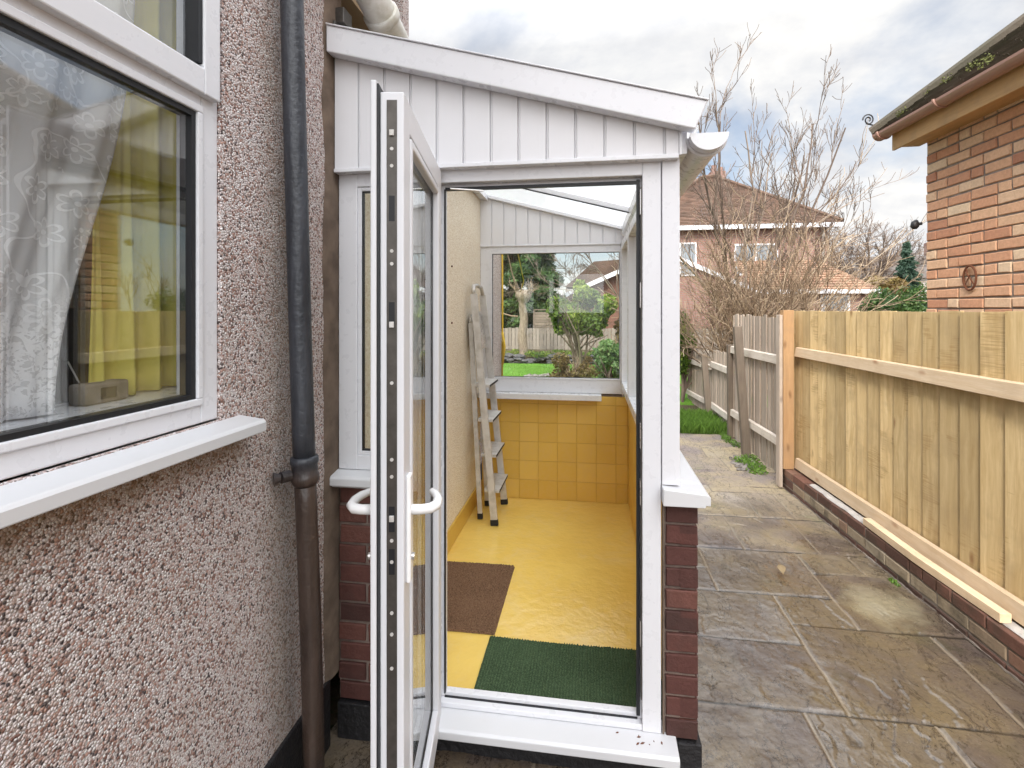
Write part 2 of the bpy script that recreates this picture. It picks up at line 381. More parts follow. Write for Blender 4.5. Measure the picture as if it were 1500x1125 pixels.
def slab_fn(N):
    p = N.obj(); t = N.attr('tone'); jt = N.attr('joint'); sep = N.n('ShaderNodeSeparateXYZ', {0: N.n('ShaderNodeNewGeometry').outputs['Position']})
    wet = N.maprange(N.math('ADD', sep.outputs[1], N.maprange(N.noise(p, 1.3, 4, .6), .3, .7, -.7, .7)), 3.5, 4.9, 1, 0)   # damp at the near end, drying further on
    c = N.ramp(t, [(0, (.25, .205, .185)), (.35, (.30, .25, .20)), (.65, (.36, .30, .20)), (1, (.38, .335, .285))])
    c = N.mix(N.maprange(N.noise(p, 2.6, 5, .6, .5), .42, .66), c, (.42, .34, .20))
    c = N.mix(N.maprange(N.noise(p, 4.5, 6, .65, .8), .52, .70, 0, .6), c, (.31, .245, .16))
    c = N.mix(N.maprange(N.noise(p, 85, 4, .7), .48, .75, 0, .65), c, (.12, .095, .08))
    c = N.mix(N.maprange(N.noise(N.vmath('ADD', p, (2, 8, 0)), 120, 3, .7), .55, .75, 0, .5), c, (.50, .44, .36))
    vein = N.math('LESS_THAN', N.math('ABSOLUTE', N.math('SUBTRACT', N.noise(N.n('ShaderNodeMapping', {'Vector': p, 'Scale': (3.4, 1.5, 1)}).outputs[0], 2.2, 8, .68, .5), .5)), .0075)
    c = N.mix(N.math('MULTIPLY', vein, .75), c, (.05, .038, .03))
    c = N.mix(N.maprange(N.noise(N.vmath('ADD', p, (7, 2, 0)), 3.1, 5, .6), .58, .72, 0, .55), c, (.20, .20, .10))   # algae
    dampc = N.mix(1.0, c, (.26, .23, .215), 'MULTIPLY')
    c = N.mix(N.math('MULTIPLY', wet, .85), c, dampc)
    pd = N.vmath('SUBTRACT', N.n('ShaderNodeNewGeometry').outputs['Position'], (1.58, 3.14, 0)); pd = N.n('ShaderNodeMapping', {'Vector': pd, 'Scale': (5.0, 4.6, 1)}).outputs[0]
    pl = N.n('ShaderNodeVectorMath', {0: pd}, operation='LENGTH').outputs['Value']
    c = N.mix(N.maprange(N.math('ADD', pl, N.maprange(N.noise(p, 6, 5, .65), .3, .7, -.45, .45)), .4, 1.1, .42, 0), c, (.36, .33, .22))
    cr = N.maprange(N.attr('crack'), .0, 1.0)
    c = N.mix(N.math('MULTIPLY', cr, .6), c, (.035, .027, .022))
    c = N.mix(jt, c, N.mix(N.maprange(N.math('ADD', N.noise(p, 9, 4), N.math('MULTIPLY', N.math('SUBTRACT', N.attr('cross'), .5), .5)), .46, .60), (.24, .20, .15), (.022, .018, .014)))
    r = N.maprange(N.math('MULTIPLY', wet, N.maprange(N.noise(p, 7, 5, .6), .3, .6, .45, 1)), 0, 1, .72, .10)
    nr = N.bump(N.noise(p, 160, 4, .65), .22, .0012)
    nr = N.bump(N.noise(p, 22, 5, .6, .6), .35, .012, nr)
    i = {'Coat Weight': N.math('MULTIPLY', wet, N.maprange(N.noise(p, 5, 4, .6), .38, .58, .10, .75)), 'Coat Roughness': .06, 'Coat Normal': N.bump(N.noise(p, 26, 4, .6, .4), .30, .010)}
    return N.pbsdf(c, r, .5, normal=nr, **i)
mat('riven_stone', slab_fn)
def soil_fn(a, b, c3):
    def fn(N):
        p = N.obj(); c = N.mix(N.maprange(N.noise(p, 2.2, 6, .7), .35, .65), a, b)
        c = N.mix(N.maprange(N.noise(p, 30, 4), .5, .7), c, c3)
        return N.pbsdf(c, .95, .15, normal=N.bump(N.noise(p, 25, 6, .7), .8, .03))
    return fn
mat('soil', soil_fn((.085, .06, .04), (.13, .10, .065), (.05, .07, .025)))
mat('lawn', soil_fn((.10, .22, .03), (.15, .30, .04), (.07, .16, .025)))
def leaf_fn(cols, trans=.35, rough=.5):
    def fn(N):
        t = N.attr('tone'); c = N.ramp(t, cols)
        d = N.pbsdf(c, rough, .4); tr = N.n('ShaderNodeBsdfTranslucent', {0: c}).outputs[0]
        return N.n('ShaderNodeMixShader', {0: trans, 1: d, 2: tr}).outputs[0]
    return fn
mat('leaf_conifer', leaf_fn([(0, (.02, .045, .015)), (.5, (.055, .115, .03)), (1, (.11, .19, .045))]))
mat('leaf_blue_conifer', leaf_fn([(0, (.02, .05, .035)), (1, (.07, .13, .08))]))
mat('leaf_bush', leaf_fn([(0, (.035, .075, .012)), (.5, (.12, .20, .025)), (1, (.30, .38, .06))]))
mat('leaf_pale', leaf_fn([(0, (.07, .16, .04)), (.5, (.16, .30, .09)), (1, (.32, .46, .17))]))
mat('leaf_brown', leaf_fn([(0, (.10, .065, .02)), (.5, (.22, .15, .05)), (1, (.30, .25, .08))]))
mat('grass', leaf_fn([(0, (.09, .18, .03)), (1, (.21, .37, .06))]))
mat('moss', leaf_fn([(0, (.05, .06, .02)), (1, (.16, .17, .05))], .1, .9))
def bark_fn(a, b):
    return lambda N: N.pbsdf(N.mix(N.maprange(N.noise(N.obj((1, 1, .3)), 30, 4), .3, .7), a, b), .85, .2, normal=N.bump(N.noise(N.obj((1, 1, .3)), 40, 4), .5, .01))
def twig_fn(stops): return lambda N: N.pbsdf(N.ramp(N.attr('tone'), stops), .8, .2)
mat('twig_tan', twig_fn([(0, (.13, .095, .065)), (.35, (.27, .195, .13)), (.65, (.41, .30, .20)), (1, (.58, .46, .32))]))
mat('twig_grey', twig_fn([(0, (.11, .085, .07)), (.5, (.20, .15, .12)), (1, (.33, .26, .20))]))
mat('bark_pale', bark_fn((.33, .265, .20), (.17, .13, .095)))
mat('bark_dark', bark_fn((.09, .065, .045), (.05, .038, .03)))
def rooftile_fn(a, b, cscale, axis_scale):
    def fn(N):
        p = N.obj()
        c = N.mix(N.maprange(N.noise(p, 1.6, 4), .35, .65), a, b)
        c = N.mix(N.maprange(N.noise(N.vmath('ADD', p, (4, 4, 4)), 9, 5), .5, .8, 0, .5), c, (.09, .085, .05))
        t = N.attr('tone'); c = N.mix(N.maprange(t, 0, 1, 0, .45), c, (.06, .045, .035))
        return N.pbsdf(c, .85, .2, normal=N.bump(N.noise(p, 40, 4), .4, .01))
    return fn
mat('roof_brown', rooftile_fn((.20, .125, .09), (.13, .085, .065), 1, 1))
mat('roof_orange', rooftile_fn((.38, .23, .15), (.29, .175, .12), 1, 1))
mat('roof_mossy', rooftile_fn((.16, .13, .105), (.10, .095, .07), 1, 1))
mat('roof_grey', rooftile_fn((.17, .15, .14), (.12, .11, .10), 1, 1))
mat('white_render', lambda N: N.pbsdf(N.mix(N.noise(N.obj(), 2, 3), (.72, .71, .68), (.60, .59, .56)), .85, .2))
mat('gutter_brown', lambda N: N.pbsdf(N.mix(N.noise(N.obj(), 6, 4), (.40, .235, .18), (.33, .19, .145)), .35, .5))
mat('pipe_white', lambda N: N.pbsdf(N.mix(N.maprange(N.noise(N.obj(), 9, 5, .65), .42, .68), (.74, .73, .70), (.48, .46, .38)), .4, .45))
def ironpipe(N):
    p = N.obj(); sep = N.n('ShaderNodeSeparateXYZ', {0: N.n('ShaderNodeNewGeometry').outputs['Position']})
    up = N.maprange(sep.outputs[2], 1.10, 1.16)
    n = N.noise(N.obj((20, 20, 2.5)), 1, 5, .65)
    blue = N.mix(N.maprange(n, .35, .7), (.020, .023, .030), (.060, .066, .080))
    brn = N.mix(N.maprange(n, .35, .7), (.030, .020, .016), (.080, .053, .041))
    h = N.math('ADD', n, N.noise(p, 50, 4))
    return N.pbsdf(N.mix(up, brn, blue), N.maprange(n, .3, .7, .28, .5), .5, normal=N.bump(h, .6, .006))
mat('iron_paint', ironpipe)
mat('rust', lambda N: N.pbsdf(N.mix(N.noise(N.obj(), 60, 4), (.20, .07, .03), (.09, .04, .025)), .8, .3))
mat('black_iron', lambda N: N.pbsdf((.02, .02, .022), .5, .5))
mat('plastic_white', lambda N: N.pbsdf(N.mix(N.noise(N.obj(), 5, 2), (.84, .84, .84), (.80, .80, .80)), .22, .5))
def lace_fn(N):
    p = N.obj()
    sp = N.n('ShaderNodeSeparateXYZ', {0: p})
    uv = N.n('ShaderNodeCombineXYZ', {0: sp.outputs[1], 1: sp.outputs[2]}).outputs[0]
    v = N.n('ShaderNodeTexVoronoi', {'Vector': uv, 'Scale': 11.0, 'Randomness': .6}, feature='F1')
    sub = N.vmath('SUBTRACT', N.n('ShaderNodeMapping', {'Vector': uv, 'Scale': (11, 11, 11)}).outputs[0], v.outputs['Position'])
    ss = N.n('ShaderNodeSeparateXYZ', {0: N.vmath('SUBTRACT', uv, v.outputs['Position'])})
    ang = N.math('ARCTAN2', ss.outputs[1], ss.outputs[0])
    rad = N.math('ADD', .014, N.math('MULTIPLY', N.math('ABSOLUTE', N.math('SINE', N.math('MULTIPLY', ang, 3.0))), .016))
    dist = N.math('SQRT', N.math('ADD', N.math('POWER', ss.outputs[0], 2.0), N.math('POWER', ss.outputs[1], 2.0)))
    petal = N.math('LESS_THAN', N.math('ABSOLUTE', N.math('SUBTRACT', dist, rad)), .0035)
    petal = N.math('MAXIMUM', petal, N.math('LESS_THAN', dist, .006))
    vine = N.math('LESS_THAN', N.math('ABSOLUTE', N.math('SUBTRACT', N.noise(uv, 7, 1, .4), .5)), .008)
    low = N.math('MULTIPLY', N.maprange(sp.outputs[2], .17, .28, 1, 0), N.math('GREATER_THAN', N.noise(uv, 55, 3, .6, 1.5), .48))
    m = N.math('MAXIMUM', N.math('MAXIMUM', petal, vine), low)
    d = N.n('ShaderNodeBsdfDiffuse', {0: (.93, .93, .94)}).outputs[0]; tr = N.n('ShaderNodeBsdfTranslucent', {0: (.93, .93, .94)}).outputs[0]
    cl = N.n('ShaderNodeMixShader', {0: .3, 1: d, 2: tr}).outputs[0]
    tp = N.n('ShaderNodeBsdfTransparent').outputs[0]
    return N.n('ShaderNodeMixShader', {0: N.maprange(m, 0, 1, .60, .97), 1: tp, 2: cl}).outputs[0]
mat('lace', lace_fn)
mat('yellow_curtain', leaf_fn([(0, (.72, .62, .10)), (1, (.84, .76, .18))], .3, .9))
mat('room', lambda N: N.pbsdf(N.mix(N.noise(N.obj(), 1.5, 2), (.30, .22, .13), (.22, .16, .10)), .9, .1))
mat('cushion', lambda N: N.pbsdf((.05, .045, .05), .95, .1))
mat('dark_pane', lambda N: N.pbsdf(N.mix(N.noise(N.obj(), 2, 3), (.10, .12, .14), (.25, .28, .30)), .08, .6))
mat('stone_grey', mortar_fn((.30, .27, .24), (.14, .125, .11)))
mat('stone_dark', mortar_fn((.12, .115, .115), (.06, .058, .06)))
mat('yellow_rope', lambda N: N.pbsdf((.62, .40, .03), .6, .3))
mat('dead_leaf', lambda N: N.pbsdf((.30, .22, .12), .6, .3))

# ------------------------------------------------------------------ brickwork (real bricks in front of a mortar core)
def bricks(mb, origin, u, n, length, height, course=.075, bl=.215, joint=.011, depth=.06, chamf=.003, rnd=None, jit=.0015, tonefn=None, stack=False, half=.16):
    """face starting at origin, running along unit u, facing unit n (outward)"""
    rnd = rnd or random.Random(1); o = Vector(origin); u = Vector(u); n = Vector(n); up = Vector((0, 0, 1))
    rows = int(math.ceil(height / course - 1e-6))
    for r in range(rows):
        z0 = r * course + joint / 2; z1 = min((r + 1) * course - joint / 2, height)
        if z1 - z0 < .01: continue
        x = 0 if (r % 2 == 0 or stack) else -(bl + joint) / 2
        while x < length - .004:
            w_ = bl if not (rnd.random() < half and not stack) else (bl - joint) / 2
            a = max(x + joint / 2, 0 if x < 0 else x + joint / 2); b = min(x + w_ + joint / 2, length)
            if b - a > .02:
                j = lambda k=1: rnd.uniform(-jit, jit) * k
                off = j(1.2); c = chamf
                P = lambda s_, t_, d_: o + u * s_ + up * t_ + n * (d_ + off)
                t = tonefn(r, (a + b) / 2, rnd) if tonefn else rnd.random()
                ja = [j() for _ in range(8)]
                q = [(a + ja[0], z0 + ja[1]), (b + ja[2], z0 + ja[3]), (b + ja[4], z1 + ja[5]), (a + ja[6], z1 + ja[7])]
                cx, cz = (a + b) / 2, (z0 + z1) / 2
                ins = [(s_ + (c if s_ < cx else -c), t_ + (c if t_ < cz else -c)) for s_, t_ in q]
                vs = [P(s_, t_, 0) for s_, t_ in ins] + [P(s_, t_, -c) for s_, t_ in q] + [P(s_, t_, -depth) for s_, t_ in q]
                mb.add(vs, [(0, 1, 2, 3)] + [(4 + i, 4 + (i + 1) % 4, (i + 1) % 4, i) for i in range(4)] + [(8 + i, 8 + (i + 1) % 4, 4 + (i + 1) % 4, 4 + i) for i in range(4)] + [(11, 10, 9, 8)], t)
            x += w_ + joint
    return mb

# ------------------------------------------------------------------ ground, lawn, path
g = MB(); S = 400
g.add([(-S, -S, -.03), (S, -S, -.03), (S, S, -.03), (-S, S, -.03)], [(0, 1, 2, 3)])
tag(build('ground', g, MT['soil']), 'dark garden soil around the path and lawn', kind='structure')
xs = np.linspace(-8, 4.0, 90); ys = np.linspace(9.5, 15.8, 60); X, Y = np.meshgrid(xs, ys)
Z = .03 * fbm(X * 1.5, Y * 1.5, 3) + .015
Z[0, :] = -.05; Z[-1, :] = -.05; Z[:, 0] = -.05; Z[:, -1] = -.05
tag(build_np('lawn', np.stack([X.ravel(), Y.ravel(), Z.ravel()], 1), grid_faces(len(xs), len(ys)), MT['lawn'], smooth=True), 'bright green back lawn seen through the rear window', kind='structure')

slabs = []   # x0, x1, y0, y1
def row(y0, y1, *xs):
    for a, b in zip(xs[:-1], xs[1:]): slabs.append((a, b, y0, y1))
row(-1.2, .4, -1.1, -.3, .5, 1.2, 2.0); row(.4, 1.05, -1.1, -.1, .8, 1.5, 2.0)
row(1.05, 1.66, -1.1, -.45, .25, .95, 1.6, 2.0); row(1.66, 2.275, -1.1, -.62, -.2, .2, .863, 1.345, 2.0)
row(2.275, 2.73, .2, 1.04); row(2.73, 3.185, .2, 1.04); row(2.275, 2.90, 1.04, 1.69, 2.0)
row(2.90, 3.185, 1.04, 1.365); row(2.90, 3.475, 1.365, 2.0)
row(3.185, 3.46, .2, .74); row(3.46, 3.76, .2, .74); row(3.185, 3.76, .74, 1.365); row(3.475, 3.76, 1.365, 1.685, 2.0)
row(3.76, 4.35, .2, 1.05, 1.53, 2.0); row(4.35, 4.93, .2, .78, 1.33, 1.60, 2.0)
row(4.93, 5.12, .2, .95, ) if False else None
for a in [(.2, 1.09, 4.93, 5.10), (.2, 1.0, 5.10, 5.30), (.2, .96, 5.30, 5.58), (1.0, 1.0, 5, 5)]:
    if a[1] - a[0] > .1: slabs.append(a)
slabs += [(1.09, 2.0, 4.93, 5.10), (1.0, 2.0, 5.10, 5.58)]
row(5.58, 6.05, .2, 1.02, 1.42, 2.0); row(6.05, 6.55, .2, .80, 1.30, 2.0); row(6.55, 7.2, .2, 1.15, 2.0)
def path_mesh(x0, x1, y0, y1, res):
    xs = np.arange(x0, x1 + res, res); ys = np.arange(y0, y1 + res, res)
    X, Y = np.meshgrid(xs, ys)
    # wobble the joints slightly
    WX = X + .012 * (fbm(X * 6, Y * 6, 51, 3) - .5); WY = Y + .012 * (fbm(X * 6 + 9, Y * 6, 52, 3) - .5)
    D = np.full(X.shape, -1.0); JX = np.zeros(X.shape); ID = np.zeros(X.shape); TX = np.zeros(X.shape); TY = np.zeros(X.shape); OF = np.zeros(X.shape)
    rn = random.Random(11)
    for k, (a, b, c, d) in enumerate(slabs):
        t = rn.random(); tx = rn.uniform(-.003, .003); ty = rn.uniform(-.003, .003); of = rn.uniform(-.003, .001)
        m = (WX >= a) & (WX < b) & (WY >= c) & (WY < d)
        e = np.minimum(np.minimum(WX - a, b - WX), np.minimum(WY - c, d - WY))
        D[m] = e[m]; JX[m] = (np.minimum(WX - a, b - WX) > np.minimum(WY - c, d - WY))[m]; ID[m] = t; TX[m] = ((X - (a + b) / 2) / max(b - a, .1) * tx)[m]; TY[m] = ((Y - (c + d) / 2) / max(d - c, .1) * ty)[m]; OF[m] = of
        OF[m] += 0
    S1 = ID * 97.0
    # riven relief: terraces of a warped noise field, different on every slab
    rag = .10 * fbm(X * 22, Y * 22, 61, 3) + .05 * fbm(X * 60, Y * 60, 62, 2)
    wx = X * 2.9 + S1 + .8 * fbm(X * 4, Y * 4, 5, 4); wy = Y * 1.3 - S1 + .8 * fbm(X * 4 + 20, Y * 4, 6, 4)
    n = fbm(wx, wy, 8, 5, .5) + rag * .35; lev = n * 9; fr = lev - np.floor(lev); amp = np.clip((fbm(X * 1.7 + S1, Y * 1.7, 66, 3) - .38) * 4, .12, 1)
    terr = (np.floor(lev) + np.clip((fr - .5) / .12 + .5, 0, 1)) / 9
    crack = np.exp(-((fr - .44) / .045) ** 2) * np.clip((fbm(X * 6 + S1, Y * 6, 14, 3) - .50) * 10, 0, 1) * amp
    rel = ((terr - n) * amp + (n - .5) * .5) * .055 + (fbm(X * 30, Y * 30, 9, 4) - .5) * .003 + (fbm(X * 5 + S1, Y * 5, 19, 3) - .5) * .006
    jw = .0035 + .005 * fbm(X * 8, Y * 8, 77, 2)
    edge = np.clip((D - jw) / .007, 0, 1); edge = edge * edge * (3 - 2 * edge)
    Z = .0 + edge * (rel + TX + TY + OF + .004) + (1 - edge) * (-.0035 + .003 * fbm(X * 40, Y * 40, 4, 2))
    joint = np.clip(1 - (D - jw + .003) / .005, 0, 1)
    V = np.stack([X.ravel(), Y.ravel(), Z.ravel()], 1)
    return V, grid_faces(len(xs), len(ys)), ID.ravel(), joint.ravel(), (crack * (edge > .9)).ravel(), JX.ravel()
def path_obj(*a):
    V, Fc, t, j, cr, jx = path_mesh(*a)
    o = build_np('path', V, Fc, MT['riven_stone'], tone=t, smooth=True)
    for nm, ar in (('joint', j), ('crack', cr), ('cross', jx)):
        at = o.data.attributes.new(nm, 'FLOAT', 'POINT'); at.data.foreach_set('value', ar.astype(np.float32))
    return o
tag(path_obj(-1.0, 1.93, -.6, 7.2, .0058), 'riven stone paving slabs, wet near the door and dry further on', kind='structure')

# ------------------------------------------------------------------ house on the left
WX = -.979
house = thing('house', (WX, 1.4, 0), 'pebbledashed house wall on the left with a white window and black painted base', 'house')
WY0, WY1, WZ0, WZ1 = -.9, 1.262, 1.35, 2.95     # window opening
m = MB(); T = .12
m.box(WX - T, WX, -4.0, WY0, .24, 6.2); m.box(WX - T, WX, WY1, 1.93, .24, 6.2); m.box(WX - T, WX, 1.9303, 5.67, .24, 2.64)
m.box(WX - T, WX, WY0, WY1, .24, WZ0 - .003); m.box(WX - T, WX, WY0, WY1, WZ1, 6.2)
m.box(-7, WX - T - .002, 5.55, 5.67, .0, 2.64); m.box(-7, WX - T - .002, 2.95, 3.05, .0, 6.2); m.box(-7, WX - T - .002, 3.06, 5.54, 2.5, 2.6); m.box(-7, WX - T - .002, -4.0, -3.88, 0, 6.2); m.box(-7, -6.9, -3.87, 2.9, 0, 6.2)
build('pebbledash_wall', m, MT['pebbledash'], house)
m = MB(); m.box(WX - T, WX + .012, -4.0, 1.83, 0, .255); m.box(WX - T, WX + .012, 4.4, 5.67, 0, .255)
build('plinth', m, MT['black_paint'], house, .004)
m = MB(); m.prism_x([(-4.3, 6.201), (2.2, 6.201), (2.2, 6.3), (-4.3, 6.3)], -7.2, WX + .35)
m.prism_y([(-7.2, 6.301), (WX + .35, 6.301), (-4, 8.5)], -4.3, 2.2)
build('roof', m, MT['roof_brown'], house)
zg = np.linspace(.25, 2.9, 260); ug = np.array([0, .15, .5, 1.0]); Ug, Zg = np.meshgrid(ug, zg)
Yg = 1.775 + .035 * fbm(Zg * 7, Zg * 0, 5, 4) + Ug * (1.9 - 1.79); Xg = WX - .003 + np.array([0, .010, .014, .015])[None, :] + .006 * fbm(Zg * 18 + Ug * 3, Ug * 4, 6, 3) * (Ug > 0)
build_np('mortar_seam', np.stack([Xg.ravel(), Yg.ravel(), Zg.ravel()], 1), grid_faces(4, 260), MT['mortar_brown'], house, smooth=True)
# room behind the window
m = MB(); rx0, rx1, ry0, ry1 = -4.2, WX - T - .01, -2.4, 2.9
m.box(rx0, rx1, ry0, ry1, .6, .7); m.box(rx0, rx1, ry0, ry1, 3.1, 3.2); m.box(rx0, rx0 + .1, ry0, ry1, .7, 3.1)
m.box(rx0 + .1, rx1, ry0, ry0 + .1, .7, 3.1); m.box(rx0 + .1, rx1, ry1 - .1, ry1, .7, 3.1)
build('room_wall', m, MT['room'], house)
# window: frame > glass, gasket, fanlight, sill
fx0, fx1 = WX - .085, WX - .012
win = MB()
win.box(fx0, fx1, WY1 - .062, WY1 - .001, WZ0, WZ1 - .001)
win.box(fx0, fx1, WY0 + .001, WY1 - .062, WZ0, WZ0 + .048)
win.box(fx0, fx1, WY0 + .001, WY1 - .062, 2.165, 2.215)
win.box(fx0, fx1, WY0 + .001, WY1 - .062, WZ1 - .06, WZ1 - .001)
win.box(fx0, fx1, WY0 + .001, WY0 + .06, WZ0 + .048, 2.165); win.box(fx0, fx1, WY0 + .001, WY0 + .06, 2.215, WZ1 - .06)
wf = build('window', win, MT['upvc'], house, .004)
s = MB()   # beads round the main pane, and the opening fanlight sash standing proud
gy1 = WY1 - .075
for z0, z1, y0, y1 in ((WZ0 + .048, WZ0 + .066, WY0 + .06, WY1 - .062), (2.145, 2.165, WY0 + .06, WY1 - .062)):
    s.box(fx1 - .030, fx1 + .008, y0, y1, z0, z1)
s.box(fx1 - .030, fx1 + .008, WY1 - .080, WY1 - .062, WZ0 + .066, 2.145)
build('glazing_bead', s, MT['upvc'], wf, .003)
s = MB(); s.box(fx1 - .01, fx1 + .022, WY1 - .074, WY1 - .018, 2.19, WZ1 - .02); s.box(fx1 - .01, fx1 + .022, WY0, WY1 - .074, 2.19, 2.256)
build('fanlight_sash', s, MT['upvc'], wf, .004)
s = MB()
for z0, z1, ya, yb in ((WZ0 + .066, WZ0 + .078, WY0 + .06, WY1 - .08), (2.131, 2.145, WY0 + .06, WY1 - .08), (2.256, 2.268, WY0, WY1 - .074)):
    s.box(fx1 - .033, fx1 + .0005, ya, yb, z0, z1)
s.box(fx1 - .033, fx1 + .0005, WY1 - .094, WY1 - .080, WZ0 + .078, 2.131); s.box(fx1 - .028, fx1 + .015, WY1 - .088, WY1 - .074, 2.268, WZ1 - .06)
build('gasket', s, MT['black_gasket'], wf)
s = MB(); s.box(fx1 - .026, fx1 - .008, WY0 + .06, WY1 - .086, WZ0 + .07, 2.14); build('glass_pane', s, MT['glass_double'], wf)
s = MB(); s.box(fx1 - .022, fx1 - .004, WY0 + .02, WY1 - .08, 2.262, WZ1 - .06); build('glass_pane', s, MT['glass_double'], wf)
s = MB(); s.prism_y([(fx0, 1.349), (fx1 + .001, 1.349), (-.905, 1.352), (-.9, 1.36), (-.9, 1.327), (-.912, 1.327), (-.915, 1.337), (fx0, 1.325)][::-1], WY0 - .06, 1.335)
s.v = [(x, y, z - .003 if x < -.95 else z) for x, y, z in s.v]
s = MB(); s.prism_y([(fx0 + .02, 1.320), (fx0 + .02, 1.347), (fx1, 1.347), (-.905, 1.336), (-.899, 1.328), (-.899, 1.302), (-.91, 1.302), (-.912, 1.316)], WY0 - .06, 1.338)
build('sill', s, MT['upvc_sill'], wf, .003)
# curtains, radio
def curtain(name, x, yfun, z0, z1, matname, label, cat, amp=.02, freq=60, nz=40, ny=160):
    U, Vv = np.meshgrid(np.linspace(0, 1, ny), np.linspace(0, 1, nz))
    zz_ = z0 + (z1 - z0) * Vv; ya, yb = yfun(Vv); Yc = ya + (yb - ya) * U
    Xc = x + amp * np.sin(U * freq + 1.2 * np.sin(Vv * 3)) + .4 * amp * np.sin(U * freq * 2.3 + 2)
    P = np.stack([Xc.ravel(), Yc.ravel(), zz_.ravel()], 1)
    o = build_np(name, P, grid_faces(ny, nz), MT[matname], tone=np.clip(.5 + .5 * np.sin(U * freq), 0, 1).ravel(), smooth=True)
    sm = o.modifiers.new('cloth', 'SOLIDIFY'); sm.thickness = .0015
    return tag(o, label, cat)
curtain('lace_curtain', -1.17, lambda v: (.10 + 0 * v, 1.19 - .22 * np.exp(-((v - .0) / .38) ** 2)), 1.415, 2.9, 'lace', 'white lace net curtain with flower pattern drawn across the inside of the left window', 'curtain', .012, 46)
curtain('curtain', -1.235, lambda v: (1.11 + 0 * v, 1.66 + 0 * v), 1.415, 2.95, 'yellow_curtain', 'yellow curtain hanging at the right end inside the left window', 'curtain', .02, 38)
for k_, (ya, yb, lab) in enumerate(((.78, .99, 'gathered white lace side curtain swept to the left behind the window'),)):
    curtain('lace_curtain', -1.215, lambda v: (.62 + .28 * v, .86 + .30 * v ** 1.2), 1.415, 2.5, 'lace', lab, 'curtain', .018, 30)
m = MB(); m.box(-1.30, WX - T - .012, -.9, 1.6, 1.385, 1.41)
build('inner_sill', m, MT['upvc'], house, .003)
rad = thing('radio', (-1.2, 1.1, 1.411), 'small pale radio standing on the inside sill of the left window', 'radio')
m = MB(); m.box(-1.24, -1.19, 1.07, 1.19, 1.411, 1.462); build('case', m, MT['stone_grey'], rad, .006)
m = MB(); m.box(-1.191, -1.187, 1.11, 1.15, 1.422, 1.450); build('screen', m, MT['black_gasket'], rad)
m = MB(); m.tube([(-1.215, 1.08, 1.462), (-1.215, 1.05, 1.52)], .002, 6); build('aerial', m, MT['steel'], rad)
ch = thing('armchair', (-1.9, 1.55, .7), 'dark armchair back in the room behind the left window', 'armchair')
m = MB(); m.box(-2.3, -2.12, 1.0, 2.1, .7, 1.75); build('backrest', m, MT['cushion'], ch, .06, seg=4)
m = MB(); m.box(-2.1, -1.5, 1.1, 2.0, .9, 1.15); build('seat', m, MT['cushion'], ch, .05, seg=4)

# drainpipe
dp = thing('drainpipe', (-.90, 1.55, 0), 'painted cast iron drainpipe, blue black above and brown below its collar, on the pebbledash', 'drainpipe')
pt = Vector((-.923, 1.495, 2.75)); pb = Vector((-.897, 1.588, .0))
def pp(z): t = (2.75 - z) / 2.75; return pt.lerp(pb, t) + Vector((.004 * math.sin(z * 2.5), .003 * math.sin(z * 4), 0))
m = MB(); zs = [2.75 + 1.5, 2.75] + [2.75 - i * .1 for i in range(1, 17)] + [1.15]
m.tube([pp(z) for z in zs], .0345, 28, tone=.2); build('upper_pipe', m, MT['iron_paint'], dp, smooth=True)
m = MB(); m.tube([pp(z) for z in (1.15, 1.0, .8, .6, .4, .2, .0)], .0335, 28); build('lower_pipe', m, MT['iron_paint'], dp, smooth=True)
m = MB(); cz = [(1.175, .036), (1.17, .043), (1.155, .044), (1.15, .040), (1.12, .0395), (1.115, .043), (1.10, .044), (1.09, .040), (1.08, .034)]
m.tube([pp(z) for z, r_ in cz], [r_ for z, r_ in cz], 28); build('collar', m, MT['iron_paint'], dp, smooth=True)
m = MB(); c0 = pp(1.12); m.tube([(c0.x - .03, c0.y - .035, 1.12), (c0.x - .045, c0.y - .06, 1.12)], [.018, .018], 12)
m.tube([(c0.x - .045, c0.y - .062, 1.12), (c0.x - .06, c0.y - .075, 1.12)], [.012, .02], 12); build('bracket', m, MT['iron_paint'], dp, smooth=False)

# white waste pipe above the porch roof
wp = thing('waste_pipe', (-.85, 2.2, 2.8), 'fat white plastic pipe sloping down over the porch roof against the house wall', 'pipe')
A = Vector((-.905, 1.62, 3.06)); B = Vector((-.84, 2.60, 2.70))
m = MB(); m.tube([A, B], .066, 32); build('pipe', m, MT['pipe_white'], wp, smooth=True)
for t0, t1 in ((.30, .34), (.46, .50)):
    m = MB(); m.tube([A.lerp(B, t0), A.lerp(B, t0 + .005), A.lerp(B, t1 - .005), A.lerp(B, t1)], [.069, .076, .076, .069], 32); build('collar', m, MT['pipe_white'], wp, smooth=True)
gb = MB(); gb.box(-.975, -.93, 1.86, 1.93, 2.74, 2.80); gb.box(-.975, -.955, 1.84, 2.0, 2.70, 2.74)
tag(build('pipe_bracket', gb, MT['dark_metal'], None, .003), 'small dark metal bracket on the wall beneath the white pipe', 'bracket')

# ------------------------------------------------------------------ porch
FY = 1.88; TOP = 2.175
porch = thing('porch', (-.3, 3.0, 0), 'white lean to porch with open glazed door, clad gable and yellow floor', 'porch')
def P(name, mb, mt, bevel=.003, parent=None, **k): return build(name, mb, MT[mt], parent or porch, bevel, **k)
xl, xr = WX + .018, .308
